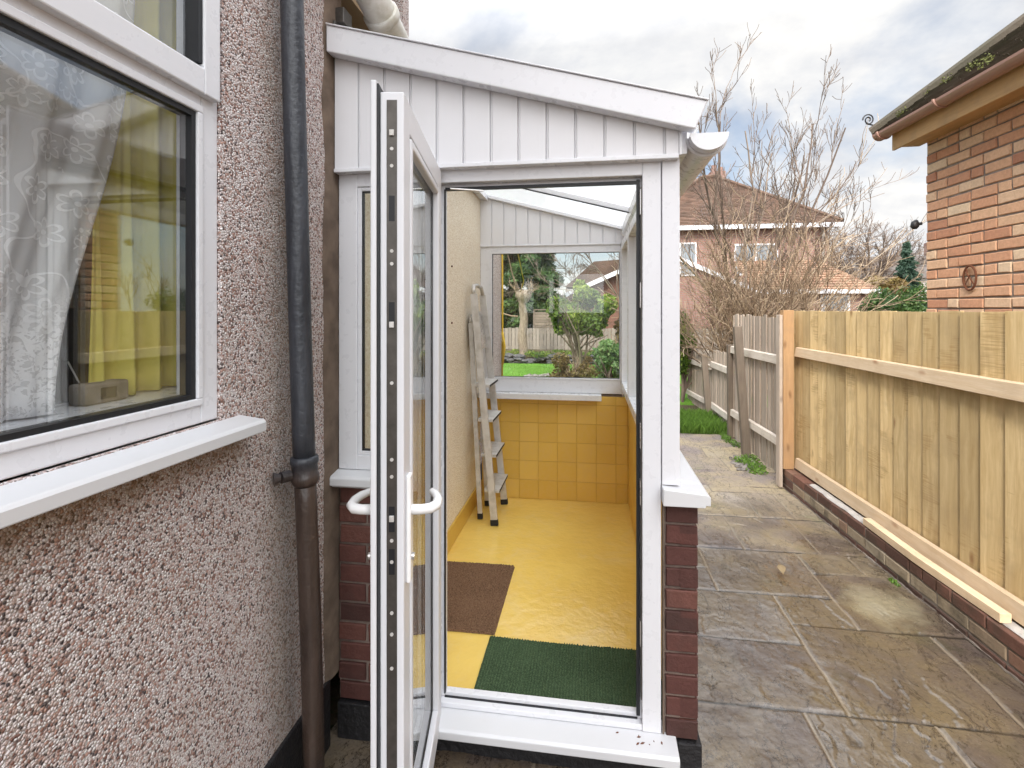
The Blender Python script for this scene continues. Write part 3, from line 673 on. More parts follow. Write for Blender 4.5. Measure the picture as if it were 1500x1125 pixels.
# walls below: core + bricks
m = MB(); m.box(xl, -.614, FY + .012, FY + .11, .14, .966); m.box(.257, .362, FY + .012, FY + .069, .14, .966); m.box(.3062, .362, FY + .0695, 4.29, .14, .966); m.box(-.87, .248, 4.215, 4.30, .0, .966)
P('wall_core', m, 'mortar_dark', 0)
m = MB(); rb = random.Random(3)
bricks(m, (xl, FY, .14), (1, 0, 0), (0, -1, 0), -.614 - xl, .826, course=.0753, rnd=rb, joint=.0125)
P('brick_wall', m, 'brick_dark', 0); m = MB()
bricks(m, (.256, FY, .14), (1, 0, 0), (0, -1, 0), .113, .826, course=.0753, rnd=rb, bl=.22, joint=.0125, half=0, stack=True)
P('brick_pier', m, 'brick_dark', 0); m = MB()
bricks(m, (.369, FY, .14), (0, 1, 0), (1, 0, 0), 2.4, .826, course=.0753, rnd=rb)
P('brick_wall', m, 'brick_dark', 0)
m = MB(); m.box(.2505, .2555, FY - .002, FY + .01, .155, .966); P('mastic_strip', m, 'mortar_brown', 0)
m = MB(); m.box(xl, .30, FY - .012, FY + .10, 0, .137); m.box(.30, .381, FY - .012, 4.31, 0, .137); P('plinth', m, 'black_paint', .004)
# frame members
fr = MB()
fr.box(xl, xl + .075, FY, FY + .07, 1.03, TOP)                # left stile of sidelight
fr.box(-.690, -.616, FY, FY + .07, 1.03, TOP)
fr.box(xl + .075, -.690, FY, FY + .07, 1.03, 1.085); fr.box(xl + .075, -.690, FY, FY + .07, 2.115, TOP)
fr.box(-.614, -.560, FY, FY + .07, .153, TOP)                 # door jambs
fr.box(.181, .2455, FY, FY + .07, .153, TOP)
fr.box(-.560, .181, FY, FY + .07, 2.118, TOP)
fr.box(-.560, .181, FY + .004, FY + .07, .1535, .172)
P('frame', fr, 'upvc', .003)
m = MB(); m.box(.2475, .308, FY - .006, FY + .07, 1.03, TOP + .0); P('corner_post', m, 'upvc', .003)
m = MB()   # rebates
m.box(-.562, -.548, FY + .035, FY + .069, .173, 2.118); m.box(.167, .183, FY + .035, FY + .069, .173, 2.118); m.box(-.548, .167, FY + .035, FY + .069, 2.102, 2.12); m.box(-.548, .167, FY + .040, FY + .069, .1725, .187)
P('rebate', m, 'upvc', .002)
m = MB(); m.box(-.549, -.544, FY + .028, FY + .04, .188, 2.10); m.box(.163, .1755, FY + .026, FY + .042, .188, 2.11); m.box(-.544, .163, FY + .026, FY + .042, 2.095, 2.106)
m.box(-.548, .167, FY + .030, FY + .039, .1725, .1745)
P('gasket', m, 'black_gasket', 0)
m = MB(); m.box(.1765, .1800, FY + .006, FY + .026, .26, 2.08); P('keep_strip', m, 'dark_metal', 0)
for z in (.45, .95, 1.15, 1.65, 1.98):
    m = MB(); m.box(.1735, .1766, FY + .004, FY + .028, z, z + .09); P('lock_keep', m, 'steel', .001)
# sills
m = MB(); m.prism_x([(FY + .069, .138), (FY + .069, .1522), (FY + .003, .1522), (FY - .082, .146), (FY - .092, .140), (FY - .092, .112), (FY - .082, .112), (FY - .078, .130)], -.60, .295)
P('door_sill', m, 'upvc_sill', .003)
m = MB(); m.prism_x([(FY + .09, .970), (FY + .09, 1.028), (FY + .0, 1.028), (FY - .050, 1.018), (FY - .058, 1.010), (FY - .058, .982), (FY - .046, .982), (FY - .04, .972)], xl - .008, -.615)
P('sill', m, 'upvc_sill', .003)
m = MB(); m.box(.2465, .40, FY - .05, FY + .07, .970, 1.015); m.prism_y([(.30, .972), (.392, .972), (.392, .980), (.405, .980), (.405, 1.008), (.397, 1.016), (.30, 1.027)], FY + .0705, 4.33)
m2 = MB(); m2.prism_y([(.2465, .970), (.385, .970), (.388, .978), (.403, .978), (.403, 1.006), (.395, 1.015), (.2465, 1.0285)], FY - .048, FY + .0705)
m2.prism_y([(.300, .970), (.385, .970), (.388, .978), (.403, .978), (.403, 1.006), (.395, 1.015), (.300, 1.0285)], FY + .0710, 4.33)
P('sill', m2, 'upvc_sill', .003)
m = MB(); m.box(-.899, .085, 4.09, 4.20, .955, .975); m.box(-.899, .085, 4.085, 4.093, .935, .98); P('window_board', m, 'upvc', .003)
# sidelight glazing
sl = MB(); a0, a1 = xl + .075, -.690
for b in ((a0, a0 + .016, 1.085, 2.115), (a1 - .016, a1, 1.085, 2.115)): sl.box(b[0], b[1], FY + .006, FY + .03, b[2], b[3])
sl.box(a0 + .016, a1 - .016, FY + .006, FY + .03, 1.085, 1.101); sl.box(a0 + .016, a1 - .016, FY + .006, FY + .03, 2.099, 2.115)
w1 = P('sidelight', sl, 'upvc', .003)
g1 = MB(); g1.box(a0 + .016, a0 + .021, FY + .010, FY + .026, 1.101, 2.099); g1.box(a1 - .021, a1 - .016, FY + .010, FY + .026, 1.101, 2.099); g1.box(a0 + .021, a1 - .021, FY + .010, FY + .026, 1.101, 1.106); g1.box(a0 + .021, a1 - .021, FY + .010, FY + .026, 2.094, 2.099)
P('gasket', g1, 'black_gasket', 0, w1)
g1 = MB(); g1.box(a0 + .018, a1 - .018, FY + .014, FY + .022, 1.103, 2.097); P('glass_pane', g1, 'glass', 0, w1)
# rear wall window
BY = 4.20
m = MB(); m.box(-.899, -.815, BY, BY + .07, .976, TOP); m.box(.240, .300, BY, BY + .07, .976, TOP); m.box(-.815, .240, BY, BY + .07, .976, 1.085); m.box(-.815, .240, BY, BY + .07, 2.118, TOP)
w2 = P('rear_window', m, 'upvc', .003)
m = MB(); m.box(-.815, -.800, BY - .006, BY + .02, 1.085, 2.118); m.box(.228, .240, BY - .006, BY + .02, 1.085, 2.118); m.box(-.80, .228, BY - .006, BY + .02, 1.085, 1.098); m.box(-.80, .228, BY - .006, BY + .02, 2.106, 2.118)
P('glazing_bead', m, 'upvc', .003, w2)
m = MB(); m.box(-.80, -.797, BY + .0, BY + .02, 1.098, 2.106); m.box(.225, .228, BY, BY + .02, 1.098, 2.106); m.box(-.797, .225, BY, BY + .02, 1.098, 1.101); m.box(-.797, .225, BY, BY + .02, 2.103, 2.106)
P('gasket', m, 'black_gasket', 0, w2)
m = MB(); m.box(-.802, .230, BY + .022, BY + .030, 1.09, 2.112); P('glass_pane', m, 'glass', 0, w2)
# side windows
m = MB(); zt = TOP - .003
m.box(.240, .305, FY + .0715, BY - .001, 1.029, 1.085); m.box(.240, .305, FY + .0715, BY - .001, 2.118, TOP)
for y in (FY + .0715, 2.68, 3.42, BY - .062): m.box(.240, .305, y, y + .06, 1.085, 2.118)
w3 = P('side_window', m, 'upvc', .003)
for y0, y1 in ((FY + .132, 2.68), (2.74, 3.42), (3.48, BY - .062)):
    m = MB(); m.box(.268, .276, y0, y1, 1.085, 2.118); P('glass_pane', m, 'glass', 0, w3)
# cladding front and rear
def roofz(x): return 2.628 - .262 * (x + .979)
def clad(y0, y1, x0, x1, ztop, pitch, yb0, yb1, extra):
    m = MB(); x = x0; k = 0
    while x < x1 - .005:
        e = min(x + pitch - .009, x1)
        m.prism_y([(x, TOP + .003), (e, TOP + .003), (e, ztop(e)), (x, ztop(x))], y0, y1)
        if e < x1 - .01:
            g0, g1 = e, min(x + pitch, x1)
            m.prism_y([(g0 + .0002, TOP + .003), (g1 - .0002, TOP + .003), (g1 - .0002, ztop(g1)), (g0 + .0002, ztop(g0))], yb0, yb1)
            if extra: m.prism_y([(g0 + .0035, TOP + .003), (g1 - .001, TOP + .003), (g1 - .001, ztop(g1)), (g0 + .0035, ztop(g0))], y0 + .0005, yb0 - .0002)
        x += pitch
    return m
fb = lambda x: 2.618 - .2685 * (x + .979)
P('front_cladding', clad(FY - .032, FY - .006, xl, .300, fb, .1015, FY - .024, FY - .008, True), 'cladding', .0015)
P('rear_cladding', clad(BY - .004, BY + .05, -.899, .300, lambda x: roofz(x) - .02, .1, BY + .004, BY + .045, False), 'cladding', .0015)
m = MB(); m.box(xl, .300, FY - .040, FY - .0005, TOP - .012, TOP + .0025); m.box(.3005, .312, FY - .036, FY + .0, TOP, fb(.31) + .01); P('cladding_trim', m, 'upvc', .002)
m = MB(); m.box(-.899, .2395, BY - .012, BY - .0005, TOP - .010, TOP + .0025); P('cladding_trim', m, 'upvc', .002)
# bargeboard
m = MB(); fy = FY - .085
m.prism_y([(WX + .012, 2.60), (.345, 2.244), (.385, 2.335), (WX + .012, 2.698)], fy, FY - .034)
P('bargeboard', m, 'upvc', .004)
m = MB(); m.prism_y([(WX + .012, 2.6985), (.386, 2.3355), (.388, 2.3405), (WX + .012, 2.704)], fy - .006, FY + .02); P('edge_trim', m, 'upvc', .002)
# roof sheets, bars
m = MB(); dz = .016
for y0, y1 in ((FY + .015, 2.64), (2.66, 3.42), (3.44, 4.27)):
    m.prism_y([(WX + .03, roofz(WX + .03)), (.375, roofz(.375)), (.375, roofz(.375) + dz), (WX + .03, roofz(WX + .03) + dz)], y0, y1)
P('roof', m, 'polycarbonate', 0)
for y in (2.65, 3.43):
    m = MB(); m.prism_y([(WX + .03, roofz(WX + .03) - .035), (.36, roofz(.36) - .035), (.36, roofz(.36) - .001), (WX + .03, roofz(WX + .03) - .001)], y - .022, y + .022); gbar = P('glazing_bar', m, 'upvc', .004)
    m = MB(); m.prism_y([(WX + .03, roofz(WX + .03) - .0408), (.36, roofz(.36) - .0408), (.36, roofz(.36) - .0355), (WX + .03, roofz(WX + .03) - .0355)], y - .024, y - .012); P('gasket', m, 'black_gasket', 0, gbar)
m = MB(); m.prism_y([(-.9, roofz(-.9) - .05), (-.83, roofz(-.83) - .05), (-.83, roofz(-.83) - .002), (-.9, roofz(-.9) - .002)], FY + .03, BY - .01); m.prism_y([(.245, roofz(.245) - .07), (.31, TOP + .003), (.31, roofz(.31) - .002), (.245, roofz(.245) - .002)], FY + .02, BY + .06)
m.prism_y([(-.83, roofz(-.83) - .03), (.245, roofz(.245) - .03), (.245, roofz(.245) - .002), (-.83, roofz(-.83) - .002)], BY - .045, BY - .005)
P('wall_plate', m, 'upvc', .004)
m = MB(); m.box(.311, .330, FY - .02, 4.3, TOP + .006, 2.268); P('eaves_board', m, 'upvc', .002)
# gutter
m = MB(); gx, gz, gr = .393, 2.232, .060; nA = 20; ysg = [FY - .062, 4.33]
for r0, r1 in ((gr, gr - .003),):
    pts = []
    for y in ysg:
        for k in range(nA + 1):
            a = math.pi * (1 + k / nA); sq = 1 if k > 0 else 1
            pts.append((gx + r0 * math.cos(a), y, gz + r0 * math.sin(a) * .92))
    for y in ysg:
        for k in range(nA + 1):
            a = math.pi * (1 + k / nA); pts.append((gx + r1 * math.cos(a), y, gz + r1 * math.sin(a) * .92 + .001))
n1_ = nA + 1; fs = []
for k in range(nA): fs += [(k, k + 1, n1_ + k + 1, n1_ + k), (2 * n1_ + k + 1, 2 * n1_ + k, 3 * n1_ + k, 3 * n1_ + k + 1), (k + 1, k, 2 * n1_ + k, 2 * n1_ + k + 1)]
fs += [(0, n1_, 3 * n1_, 2 * n1_), (nA, 2 * n1_ + nA, 3 * n1_ + nA, n1_ + nA)]
m.add(pts, fs); gut = P('gutter', m, 'upvc', 0)
m = MB(); m.prism_y([(gx + (gr + .003) * math.cos(math.pi * (1 + k / 16)), gz + (gr + .003) * .92 * math.sin(math.pi * (1 + k / 16)) + .003) for k in range(17)], FY - .068, FY - .0625); P('end_cap', m, 'upvc', .001, gut)
m = MB(); m.tube([(gx + (gr + .003) * math.cos(math.pi * (1 + k / 16)), FY - .02, gz + (gr + .004) * .92 * math.sin(math.pi * (1 + k / 16))) for k in range(17)], .006, 8); P('bracket', m, 'upvc', 0, gut)
# interior
m = MB(); m.box(WX + .01, -.90, FY + .072, BY + .002, .0, 2.62); P('inner_wall', m, 'cream_roughcast', 0)
m = MB(); m.box(-.8995, .30, FY + .071, BY + .01, .02, .11); P('floor', m, 'yellow_floor', 0)
m = MB(); m.box(-.8995, -.885, FY + .075, BY, .1105, .245); P('skirting', m, 'yellow_skirting', .004)
m = MB(); m.box(-.884, .2985, BY - .004, BY + .012, .1105, .954); m.box(.299, .3055, FY + .073, BY - .006, .1105, .968); P('grout_bed', m, 'grout', 0)
m = MB(); rb = random.Random(8)
bricks(m, (-.884, BY - .008, .1105), (1, 0, 0), (0, -1, 0), 1.175, .843, course=.155, bl=.1528, joint=.0022, depth=.006, chamf=.0018, rnd=rb, jit=.0005, stack=True, tonefn=lambda r, x, q: q.random() * .4 + .3)
bricks(m, (.2935, BY - .010, .1105), (0, -1, 0), (-1, 0, 0), 2.23, .855, course=.155, bl=.1528, joint=.0022, depth=.005, chamf=.0018, rnd=rb, jit=.0005, stack=True, tonefn=lambda r, x, q: q.random() * .4 + .3)
P('wall_tiles', m, 'yellow_tile', 0)
for y, z in ((2.5, 1.95), (2.85, 1.96), (3.3, 1.93), (2.55, 1.55), (3.3, 1.56)):
    m = MB(); m.tube([(-.9, y, z), (-.893, y, z)], .006, 8); P('screw_plug', m, 'rust', 0)

m = MB(); rb = random.Random(12)
for k in range(8):
    x = rb.uniform(.16, .28) if k < 7 else rb.uniform(-.4, .1); y = rb.uniform(FY - .072, FY - .012); a = rb.uniform(0, 3); l = rb.uniform(.003, .010); z = .1522 - .0062 * (FY + .003 - y) / .085 + .0006
    dx, dy = l * math.cos(a), l * math.sin(a); ex, ey = -dy * .4, dx * .4
    m.hexa([(x - dx, y - dy, z), (x - ex, y - ey, z), (x + dx, y + dy, z), (x + ex, y + ey, z), (x - dx, y - dy, z + .001), (x - ex, y - ey, z + .002), (x + dx, y + dy, z + .001), (x + ex, y + ey, z + .002)])
tag(build('debris', m, MT['rust'], None), 'tiny brown leaf crumbs on the white door sill', 'debris', kind='stuff')

# door leaf: local u (hinge -> lock), w (inner face 0 -> outer .07), z
Hh = Vector((-.548, 1.872, 0)); Lh = Vector((-.434, 1.169, 0)); du = (Lh - Hh).normalized(); dn = Vector((-du.y, du.x, 0))
if dn.x > 0: dn = -dn
M4 = Matrix(((du.x, dn.x, 0, Hh.x), (du.y, dn.y, 0, Hh.y), (0, 0, 1, 0), (0, 0, 0, 1)))
DW = (Lh - Hh).length; Z0, Z1 = .128, 2.155
def D(name, mb, mt, bevel=.002, parent=None, **k): return P(name, mb.xform(M4), mt, bevel, parent, **k)
st = .075
m = MB()
m.box(.012, st + .012, 0, .056, Z0, Z1); m.box(DW - st, DW, 0, .056, Z0, Z1); m.box(st + .012, DW - st, 0, .056, Z0, Z0 + .085); m.box(st + .012, DW - st, 0, .056, Z1 - st, Z1)
door = D('door', m, 'upvc_door', .003)
m = MB(); e = .020
m.box(.0, .095, .0605, .074, Z0 - .012, Z1 + e); m.box(DW - st + .02, DW + e, .0605, .074, Z0 - .012, Z1 + e); m.box(.095, DW - st + .02, .0605, .074, Z0 - .012, Z0 + .08); m.box(.095, DW - st + .02, .0605, .074, Z1 - .055, Z1 + e)
D('outer_flange', m, 'upvc_door', .003, door)
m = MB(); m.box(DW - .02, DW + .013, .0562, .0603, Z0, Z1 + .014); m.box(.01, DW - .02, .0562, .0603, Z1 - .02, Z1 + .014); m.box(.004, .02, .0562, .0603, Z0, Z1)
D('gasket', m, 'black_gasket', 0, door)
zz0, zz1 = Z0 + .085, Z1 - st; ua, ub = st + .012, DW - st
m = MB()
for a, b, c, d in ((ua, ua + .008, zz0, zz1), (ub - .006, ub, zz0, zz1), (ua + .008, ub - .006, zz0, zz0 + .008), (ua + .008, ub - .006, zz1 - .008, zz1)): m.box(a, b, .004, .05, c, d)
D('glazing_gasket', m, 'black_gasket', 0, door)
m = MB(); q = .008
for a, b, c, d in ((ua + q, ua + q + .022, zz0 + q, zz1 - q), (ub - q - .020, ub - .006, zz0 + q, zz1 - q), (ua + q + .022, ub - q - .02, zz0 + q, zz0 + q + .022), (ua + q + .022, ub - q - .02, zz1 - q - .022, zz1 - q)): m.box(a, b, -.004, .018, c, d)
D('glazing_bead', m, 'upvc_door', .005, door)
m = MB(); m.box(ua + .009, ub - .007, .020, .044, zz0 + .009, zz1 - .009); D('glass_pane', m, 'glass', 0, door)
m = MB(); m.box(DW + .0002, DW + .0022, .016, .040, Z0 + .02, Z1 - .02); D('lock_strip', m, 'dark_metal', 0, door)
m = MB(); rr = random.Random(4)
for z in (.33, .36, .52, .80, .88, .93, 1.05, 1.10, 1.25, 1.29, 1.47, 1.75, 1.78, 1.98, 2.02):
    m = MB(); m.tube([(DW + .0022, .028, z), (DW + .0040, .028, z)], .0042, 10); D('screw', m, 'aluminium', 0, door)
for z in (.45, 1.145, 1.60, 2.05):
    m = MB(); m.box(DW + .0022, DW + .0075, .0225, .0335, z, z + .014); D('lock_bolt', m, 'aluminium', .001, door)
for z in (1.02, 1.12, 1.60, 1.85):
    m = MB(); m.box(DW + .0023, DW + .0028, .021, .035, z, z + .06); D('latch_slot', m, 'black_gasket', 0, door)
for sgn, w0 in ((-1, 0), (1, .074)):
    m = MB(); hu = DW - .038
    m.box(hu - .016, hu + .016, min(w0, w0 + sgn * .012), max(w0, w0 + sgn * .012), .985, 1.245)
    hp = D('handle', m, 'plastic_white', .005, door, seg=3)
    m = MB(); zc = 1.158; pts = [(hu, w0 + sgn * .010, zc), (hu, w0 + sgn * .035, zc), (hu - .006, w0 + sgn * .055, zc), (hu - .024, w0 + sgn * .067, zc + .001), (hu - .055, w0 + sgn * .068, zc + .003), (hu - .085, w0 + sgn * .060, zc + .004), (hu - .112, w0 + sgn * .046, zc + .004), (hu - .118, w0 + sgn * .040, zc + .004)]
    m.tube(pts, [.0125, .0118, .0125, .0125, .0115, .0105, .0095, .006], 16)
    D('lever', m, 'plastic_white', 0, hp, smooth=True)
    m = MB(); m.tube([(hu, w0 + sgn * .012, 1.045), (hu, w0 + sgn * .019, 1.045)], .0085, 14); D('key_cylinder', m, 'steel', 0, hp)
for z in (.40, 1.1, 1.85):
    m = MB(); m.tube([(-.002, .080, z), (-.002, .080, z + .10)], .009, 12); D('hinge', m, 'plastic_white', 0, door)
m = MB(); m.bar((-.52, FY + .012, 2.098), (-.40, FY + .03, 2.09), .014, .003); P('restrictor_arm', m, 'steel', 0)

# ------------------------------------------------------------------ mats
def floor_mat(name, x0, x1, y0, y1, z, mt, label, rib, hgt):
    res = .003; xs = np.arange(x0, x1, res); ys = np.arange(y0, y1, res); X, Y = np.meshgrid(xs, ys)
    Zm = z + .008 + RNG.random(X.shape) * hgt + rib * np.sin(X * 2 * np.pi / .012)
    ed = np.minimum(np.minimum(X - x0, x1 - X - res), np.minimum(Y - y0, y1 - Y - res)) < res * .9
    Zm[ed] = z + .001; X = X + (RNG.random(X.shape) - .5) * .002; Y = Y + (RNG.random(X.shape) - .5) * .003 + .003 * np.sin(X * 9)
    return tag(build_np(name, np.stack([X.ravel(), Y.ravel(), Zm.ravel()], 1), grid_faces(len(xs), len(ys)), MT[mt], smooth=False), label, 'mat')
floor_mat('doormat', -.884, -.445, 2.40, 3.06, .111, 'brown_mat', 'brown coir mat on the yellow floor beside the skirting', .0, .007)
floor_mat('doormat', -.465, .292, 1.975, 2.385, .111, 'green_mat', 'dark green ribbed mat just inside the door threshold', .0025, .006)

# ------------------------------------------------------------------ stepladder
lad = thing('stepladder', (-.72, 3.85, .111), 'grey aluminium stepladder folded and leaning on the cream inner wall', 'stepladder')
def rail(p0, p1, w=.05, d=.022, name='front_rail'):
    m = MB(); m.bar(p0, p1, d, w, up=(1, 0, 0)); r_ = build(name, m, MT['aluminium'], lad, .003)
    v = (Vector(p1) - Vector(p0)).normalized(); m = MB(); m.bar(Vector(p0) - v * .012, Vector(p0) + v * .03, d + .005, w + .005, up=(1, 0, 0)); build('foot', m, MT['rubber'], r_, .003)
fa0, fa1 = Vector((-.675, 3.63, .125)), Vector((-.838, 3.68, 1.76)); fb0, fb1 = Vector((-.672, 4.04, .125)), Vector((-.835, 3.985, 1.76))
rail(fa0, fa1); rail(fb0, fb1)
ra0, ra1 = Vector((-.80, 3.73, .125)), Vector((-.868, 3.72, 1.55)); rb0, rb1 = Vector((-.80, 3.99, .125)), Vector((-.868, 3.97, 1.55))
rail(ra0, ra1, .034, .02, 'rear_rail'); rail(rb0, rb1, .034, .02, 'rear_rail')
for z in (.36, .61, .86, 1.11):
    t = (z - .125) / (1.76 - .125); a = fa0.lerp(fa1, t); b = fb0.lerp(fb1, t)
    m = MB(); m.hexa([(a.x - .055, a.y + .012, z - .020), (a.x + .055, a.y + .012, z - .024), (b.x + .055, b.y - .012, z - .024), (b.x - .055, b.y - .012, z - .020),
                      (a.x - .055, a.y + .012, z + .003), (a.x + .055, a.y + .012, z - .002), (b.x + .055, b.y - .012, z - .002), (b.x - .055, b.y - .012, z + .003)])
    sp = build('step', m, MT['aluminium'], lad, .003)
    m = MB(); m.box(a.x + .0555, a.x + .058, a.y + .014, b.y - .014, z - .020, z - .006); build('nosing', m, MT['rubber'], sp)
m = MB()   # hoop handle
hp = [fa1, fa1 + Vector((-.004, .004, .035)), fa1 + Vector((-.008, .03, .06)), fa1.lerp(fb1, .5) + Vector((-.01, 0, .07)), fb1 + Vector((-.008, -.03, .06)), fb1 + Vector((-.004, -.004, .035)), fb1]
m.tube(hp, .015, 10); build('handle_hoop', m, MT['aluminium'], lad, smooth=True)
m = MB(); m.tube([ra1, ra1 + Vector((-.002, .004, .03)), ra1 + Vector((0, .03, .05)), rb1 + Vector((0, -.03, .05)), rb1 + Vector((-.002, -.004, .03)), rb1], .013, 10); build('rear_hoop', m, MT['aluminium'], lad, smooth=True)
m = MB(); m.hexa([(-.80, 3.70, 1.36), (-.792, 3.70, 1.355), (-.792, 3.965, 1.355), (-.80, 3.965, 1.36), (-.852, 3.71, 1.63), (-.846, 3.71, 1.635), (-.846, 3.955, 1.635), (-.852, 3.955, 1.63)]); build('platform', m, MT['steel'], lad, .003)
for z in (.55, 1.0):
    m = MB(); m.bar(ra0.lerp(ra1, z / 1.5), rb0.lerp(rb1, z / 1.5), .02, .02); build('crossbar', m, MT['aluminium'], lad, .002)
m = MB(); m.bar((-.80, 3.705, 1.40), (-.86, 3.72, 1.25), .012, .004); build('brace', m, MT['aluminium'], lad, .002)

# ------------------------------------------------------------------ low brick wall, new fence
SK = -.0428
def bx(y): return 1.875 + SK * (y - 2.58)
ang = math.atan(-SK); udir = Vector((SK, 1, 0)).normalized(); ndir = Vector((-1, SK, 0)).normalized()
lw = thing('low_wall', (bx(3.5), 3.5, 0), 'low brick wall beside the path carrying the new timber fence', 'wall')
y0w = .3; Lw = (5.20 - y0w) / udir.y; org = Vector((bx(y0w), y0w, 0))
m = MB(); a = org - ndir * .006 * 1 ; e_ = a + udir * Lw; bk = ndir * -.17
m.hexa([a + Vector((0, 0, -.05)), a + bk + Vector((0, 0, -.05)), e_ + bk + Vector((0, 0, -.05)), e_ + Vector((0, 0, -.05)), a + Vector((0, 0, .178)), a + bk + Vector((0, 0, .178)), e_ + bk + Vector((0, 0, .178)), e_ + Vector((0, 0, .178))])
build('core', m, MT['mortar_grey'], lw)
rb = random.Random(21)
def tlow(r, x, q):
    if r == 2: return q.uniform(.12, .5) if x < 4.3 else q.uniform(.52, .64)
    if r == 1: return q.uniform(.62, .95) if (x > 2.4 and q.random() < .85) or q.random() < .25 else q.uniform(.1, .35)
    return q.uniform(.05, .35)
m = MB(); bricks(m, org + Vector((0, 0, -.038)), udir, ndir, Lw, .225, course=.075, rnd=rb, jit=.003, chamf=.004, depth=.10, tonefn=tlow)
build('bricks', m, MT['brick_low'], lw)
def blob_strip(y0, y1, w0, w1, z, mt, name, parent, seed, h=.012):
    n = int((y1 - y0) / .012); k = 12; V = []; rn = np.random.default_rng(seed)
    ys = np.linspace(y0, y1, n); us = np.linspace(0, 1, k); U, Yv = np.meshgrid(us, ys)
    wl = w0 + .018 * fbm(Yv * 9, Yv * 0, seed, 3); wr = w1 - .02 * fbm(Yv * 7, Yv * 0 + 5, seed, 3)
    base = 1.875 + SK * (Yv - 2.58)
    Xv = base + wl + (wr - wl) * U
    Zv = z + h * fbm(Xv * 30, Yv * 30, seed, 3) * np.clip(4 * U, 0, 1) * np.clip(4 * (1 - U), 0, 1) + .001; Zv[0] = z - .003; Zv[-1] = z - .003; Zv[:, 0] = z - .003
    return build_np(name, np.stack([Xv.ravel(), Yv.ravel(), Zv.ravel()], 1), grid_faces(k, n), MT[mt], parent, smooth=True)
blob_strip(3.65, 4.66, .012, .095, .187, 'mortar_light', 'mortar_bed', lw, 3)
blob_strip(.5, 2.75, .02, .095, .187, 'mortar_light', 'mortar_bed', lw, 5)
blob_strip(1.2, 5.1, -.016, .004, .004, 'mortar_grey', 'mortar_fillet', lw, 9, .016)

def fxr(y): return 1.945 + SK * (y - 2.7)       # front of rails
nf = thing('timber_fence', (2.0, 3.5, .18), 'new pale closeboard timber fence on the low brick wall', 'fence')
m = MB(); rb = random.Random(31); y = .4
while y < 5.17:
    wdt = rb.uniform(.138, .152); y1 = min(y + wdt - .008, 5.2); zt = 1.636 + rb.uniform(-.004, .004); zb = .19
    o1 = .038 + rb.uniform(0, .004); tl = rb.uniform(.011, .015); tn = rb.random()
    xa, xb = fxr(y) + o1 + tl, fxr(y1) + o1
    m.hexa([(xa, y, zb), (xa + .014, y, zb), (xb + .014, y1, zb), (xb, y1, zb), (xa, y, zt), (xa + .014, y, zt), (xb + .014, y1, zt), (xb, y1, zt)], tn)
    y += wdt
build('board_panel', m, MT['new_boards'], nf, .0015)
for z0, z1 in ((1.222, 1.302), (.205, .292)):
    m = MB(); ya, yb = .4, 5.075
    m.hexa([(fxr(ya) - .003, ya, z0), (fxr(ya) + .036, ya, z0), (fxr(yb) + .036, yb, z0), (fxr(yb) - .003, yb, z0), (fxr(ya) + .010, ya, z1), (fxr(ya) + .036, ya, z1 + .006), (fxr(yb) + .036, yb, z1 + .006), (fxr(yb) + .010, yb, z1)], .3)
    build('rail', m, MT['new_rail'], nf, .003)
m = MB(); m.box(1.752, 1.842, 5.08, 5.17, .185, 1.645, .4); build('post', m, MT['post_wood'], nf, .003)
m = MB(); m.box(1.875, 1.885, .0, 0.01, 0, .01) if False else None
of = MB(); pts = [(1.885 + SK * (2.72 - 2.58), 2.72), (1.868 + SK * (3.3 - 2.58), 3.3), (1.882 + SK * (3.84 - 2.58), 3.84)]
vs = []; 
for (x, y), zc in zip(pts, (.189, .1895, .189)): vs += [(x, y, zc), (x + .050, y, zc), (x + .050, y, zc + .046), (x, y, zc + .046)]
of.add(vs, [(0, 1, 2, 3), (11, 10, 9, 8)] + [(4 * i + j, 4 * i + 4 + j, 4 * i + 4 + (j + 1) % 4, 4 * i + (j + 1) % 4) for i in range(2) for j in range(4)], .8)
tag(build('timber_batten', of, MT['new_rail'], None, .003), 'loose pale timber batten lying on the low wall before the lower fence rail', 'batten')

# old grey fence, three stepped bays
def old_bay(y0, y1, x0, x1, zt0, zt1, zb, rails, label, seed, mt='old_boards', bw=.10, lean=0.0):
    t = thing('old_fence', ((x0 + x1) / 2, (y0 + y1) / 2, 0), label, 'fence', 'old fence bays beyond the new fence')
    rb = random.Random(seed); m = MB(); y = y0; L = y1 - y0
    X = lambda y: x0 + (x1 - x0) * (y - y0) / L
    while y < y1 - .02:
        ye = min(y + rb.uniform(bw - .012, bw) - .006, y1); f = (y - y0) / L; zt = zt0 + (zt1 - zt0) * f + rb.uniform(-.02, .015); o = rb.uniform(0, .008)
        m.hexa([(X(y) + o, y, zb), (X(y) + .012 + o, y, zb), (X(ye) + .012 + o, ye, zb), (X(ye) + o + .006, ye, zb),
                (X(y) + o - lean, y, zt), (X(y) + .012 + o - lean, y, zt), (X(ye) + .012 + o - lean, ye, zt), (X(ye) + o + .006 - lean, ye, zt)], rb.random()); y += rb.uniform(bw - .008, bw + .004)
    build('board_panel', m, MT[mt], t, .001)
    for z0, z1, h in rails:
        m = MB(); m.hexa([(X(y0) - .035, y0, z0), (X(y0) - .001, y0, z0), (X(y1) - .001, y1, z1), (X(y1) - .035, y1, z1), (X(y0) - .03, y0, z0 + h), (X(y0) - .001, y0, z0 + h + .01), (X(y1) - .001, y1, z1 + h + .01), (X(y1) - .03, y1, z1 + h)], .4)
        build('rail', m, MT['old_rail'], t, .002)
    return t
old_bay(5.19, 7.0, 1.83, 1.80, 1.585, 1.59, .03, ((.33, .30, .075), (1.12, 1.10, .08)), 'grey weathered fence bay with two pale rails next to the brown post', 5)
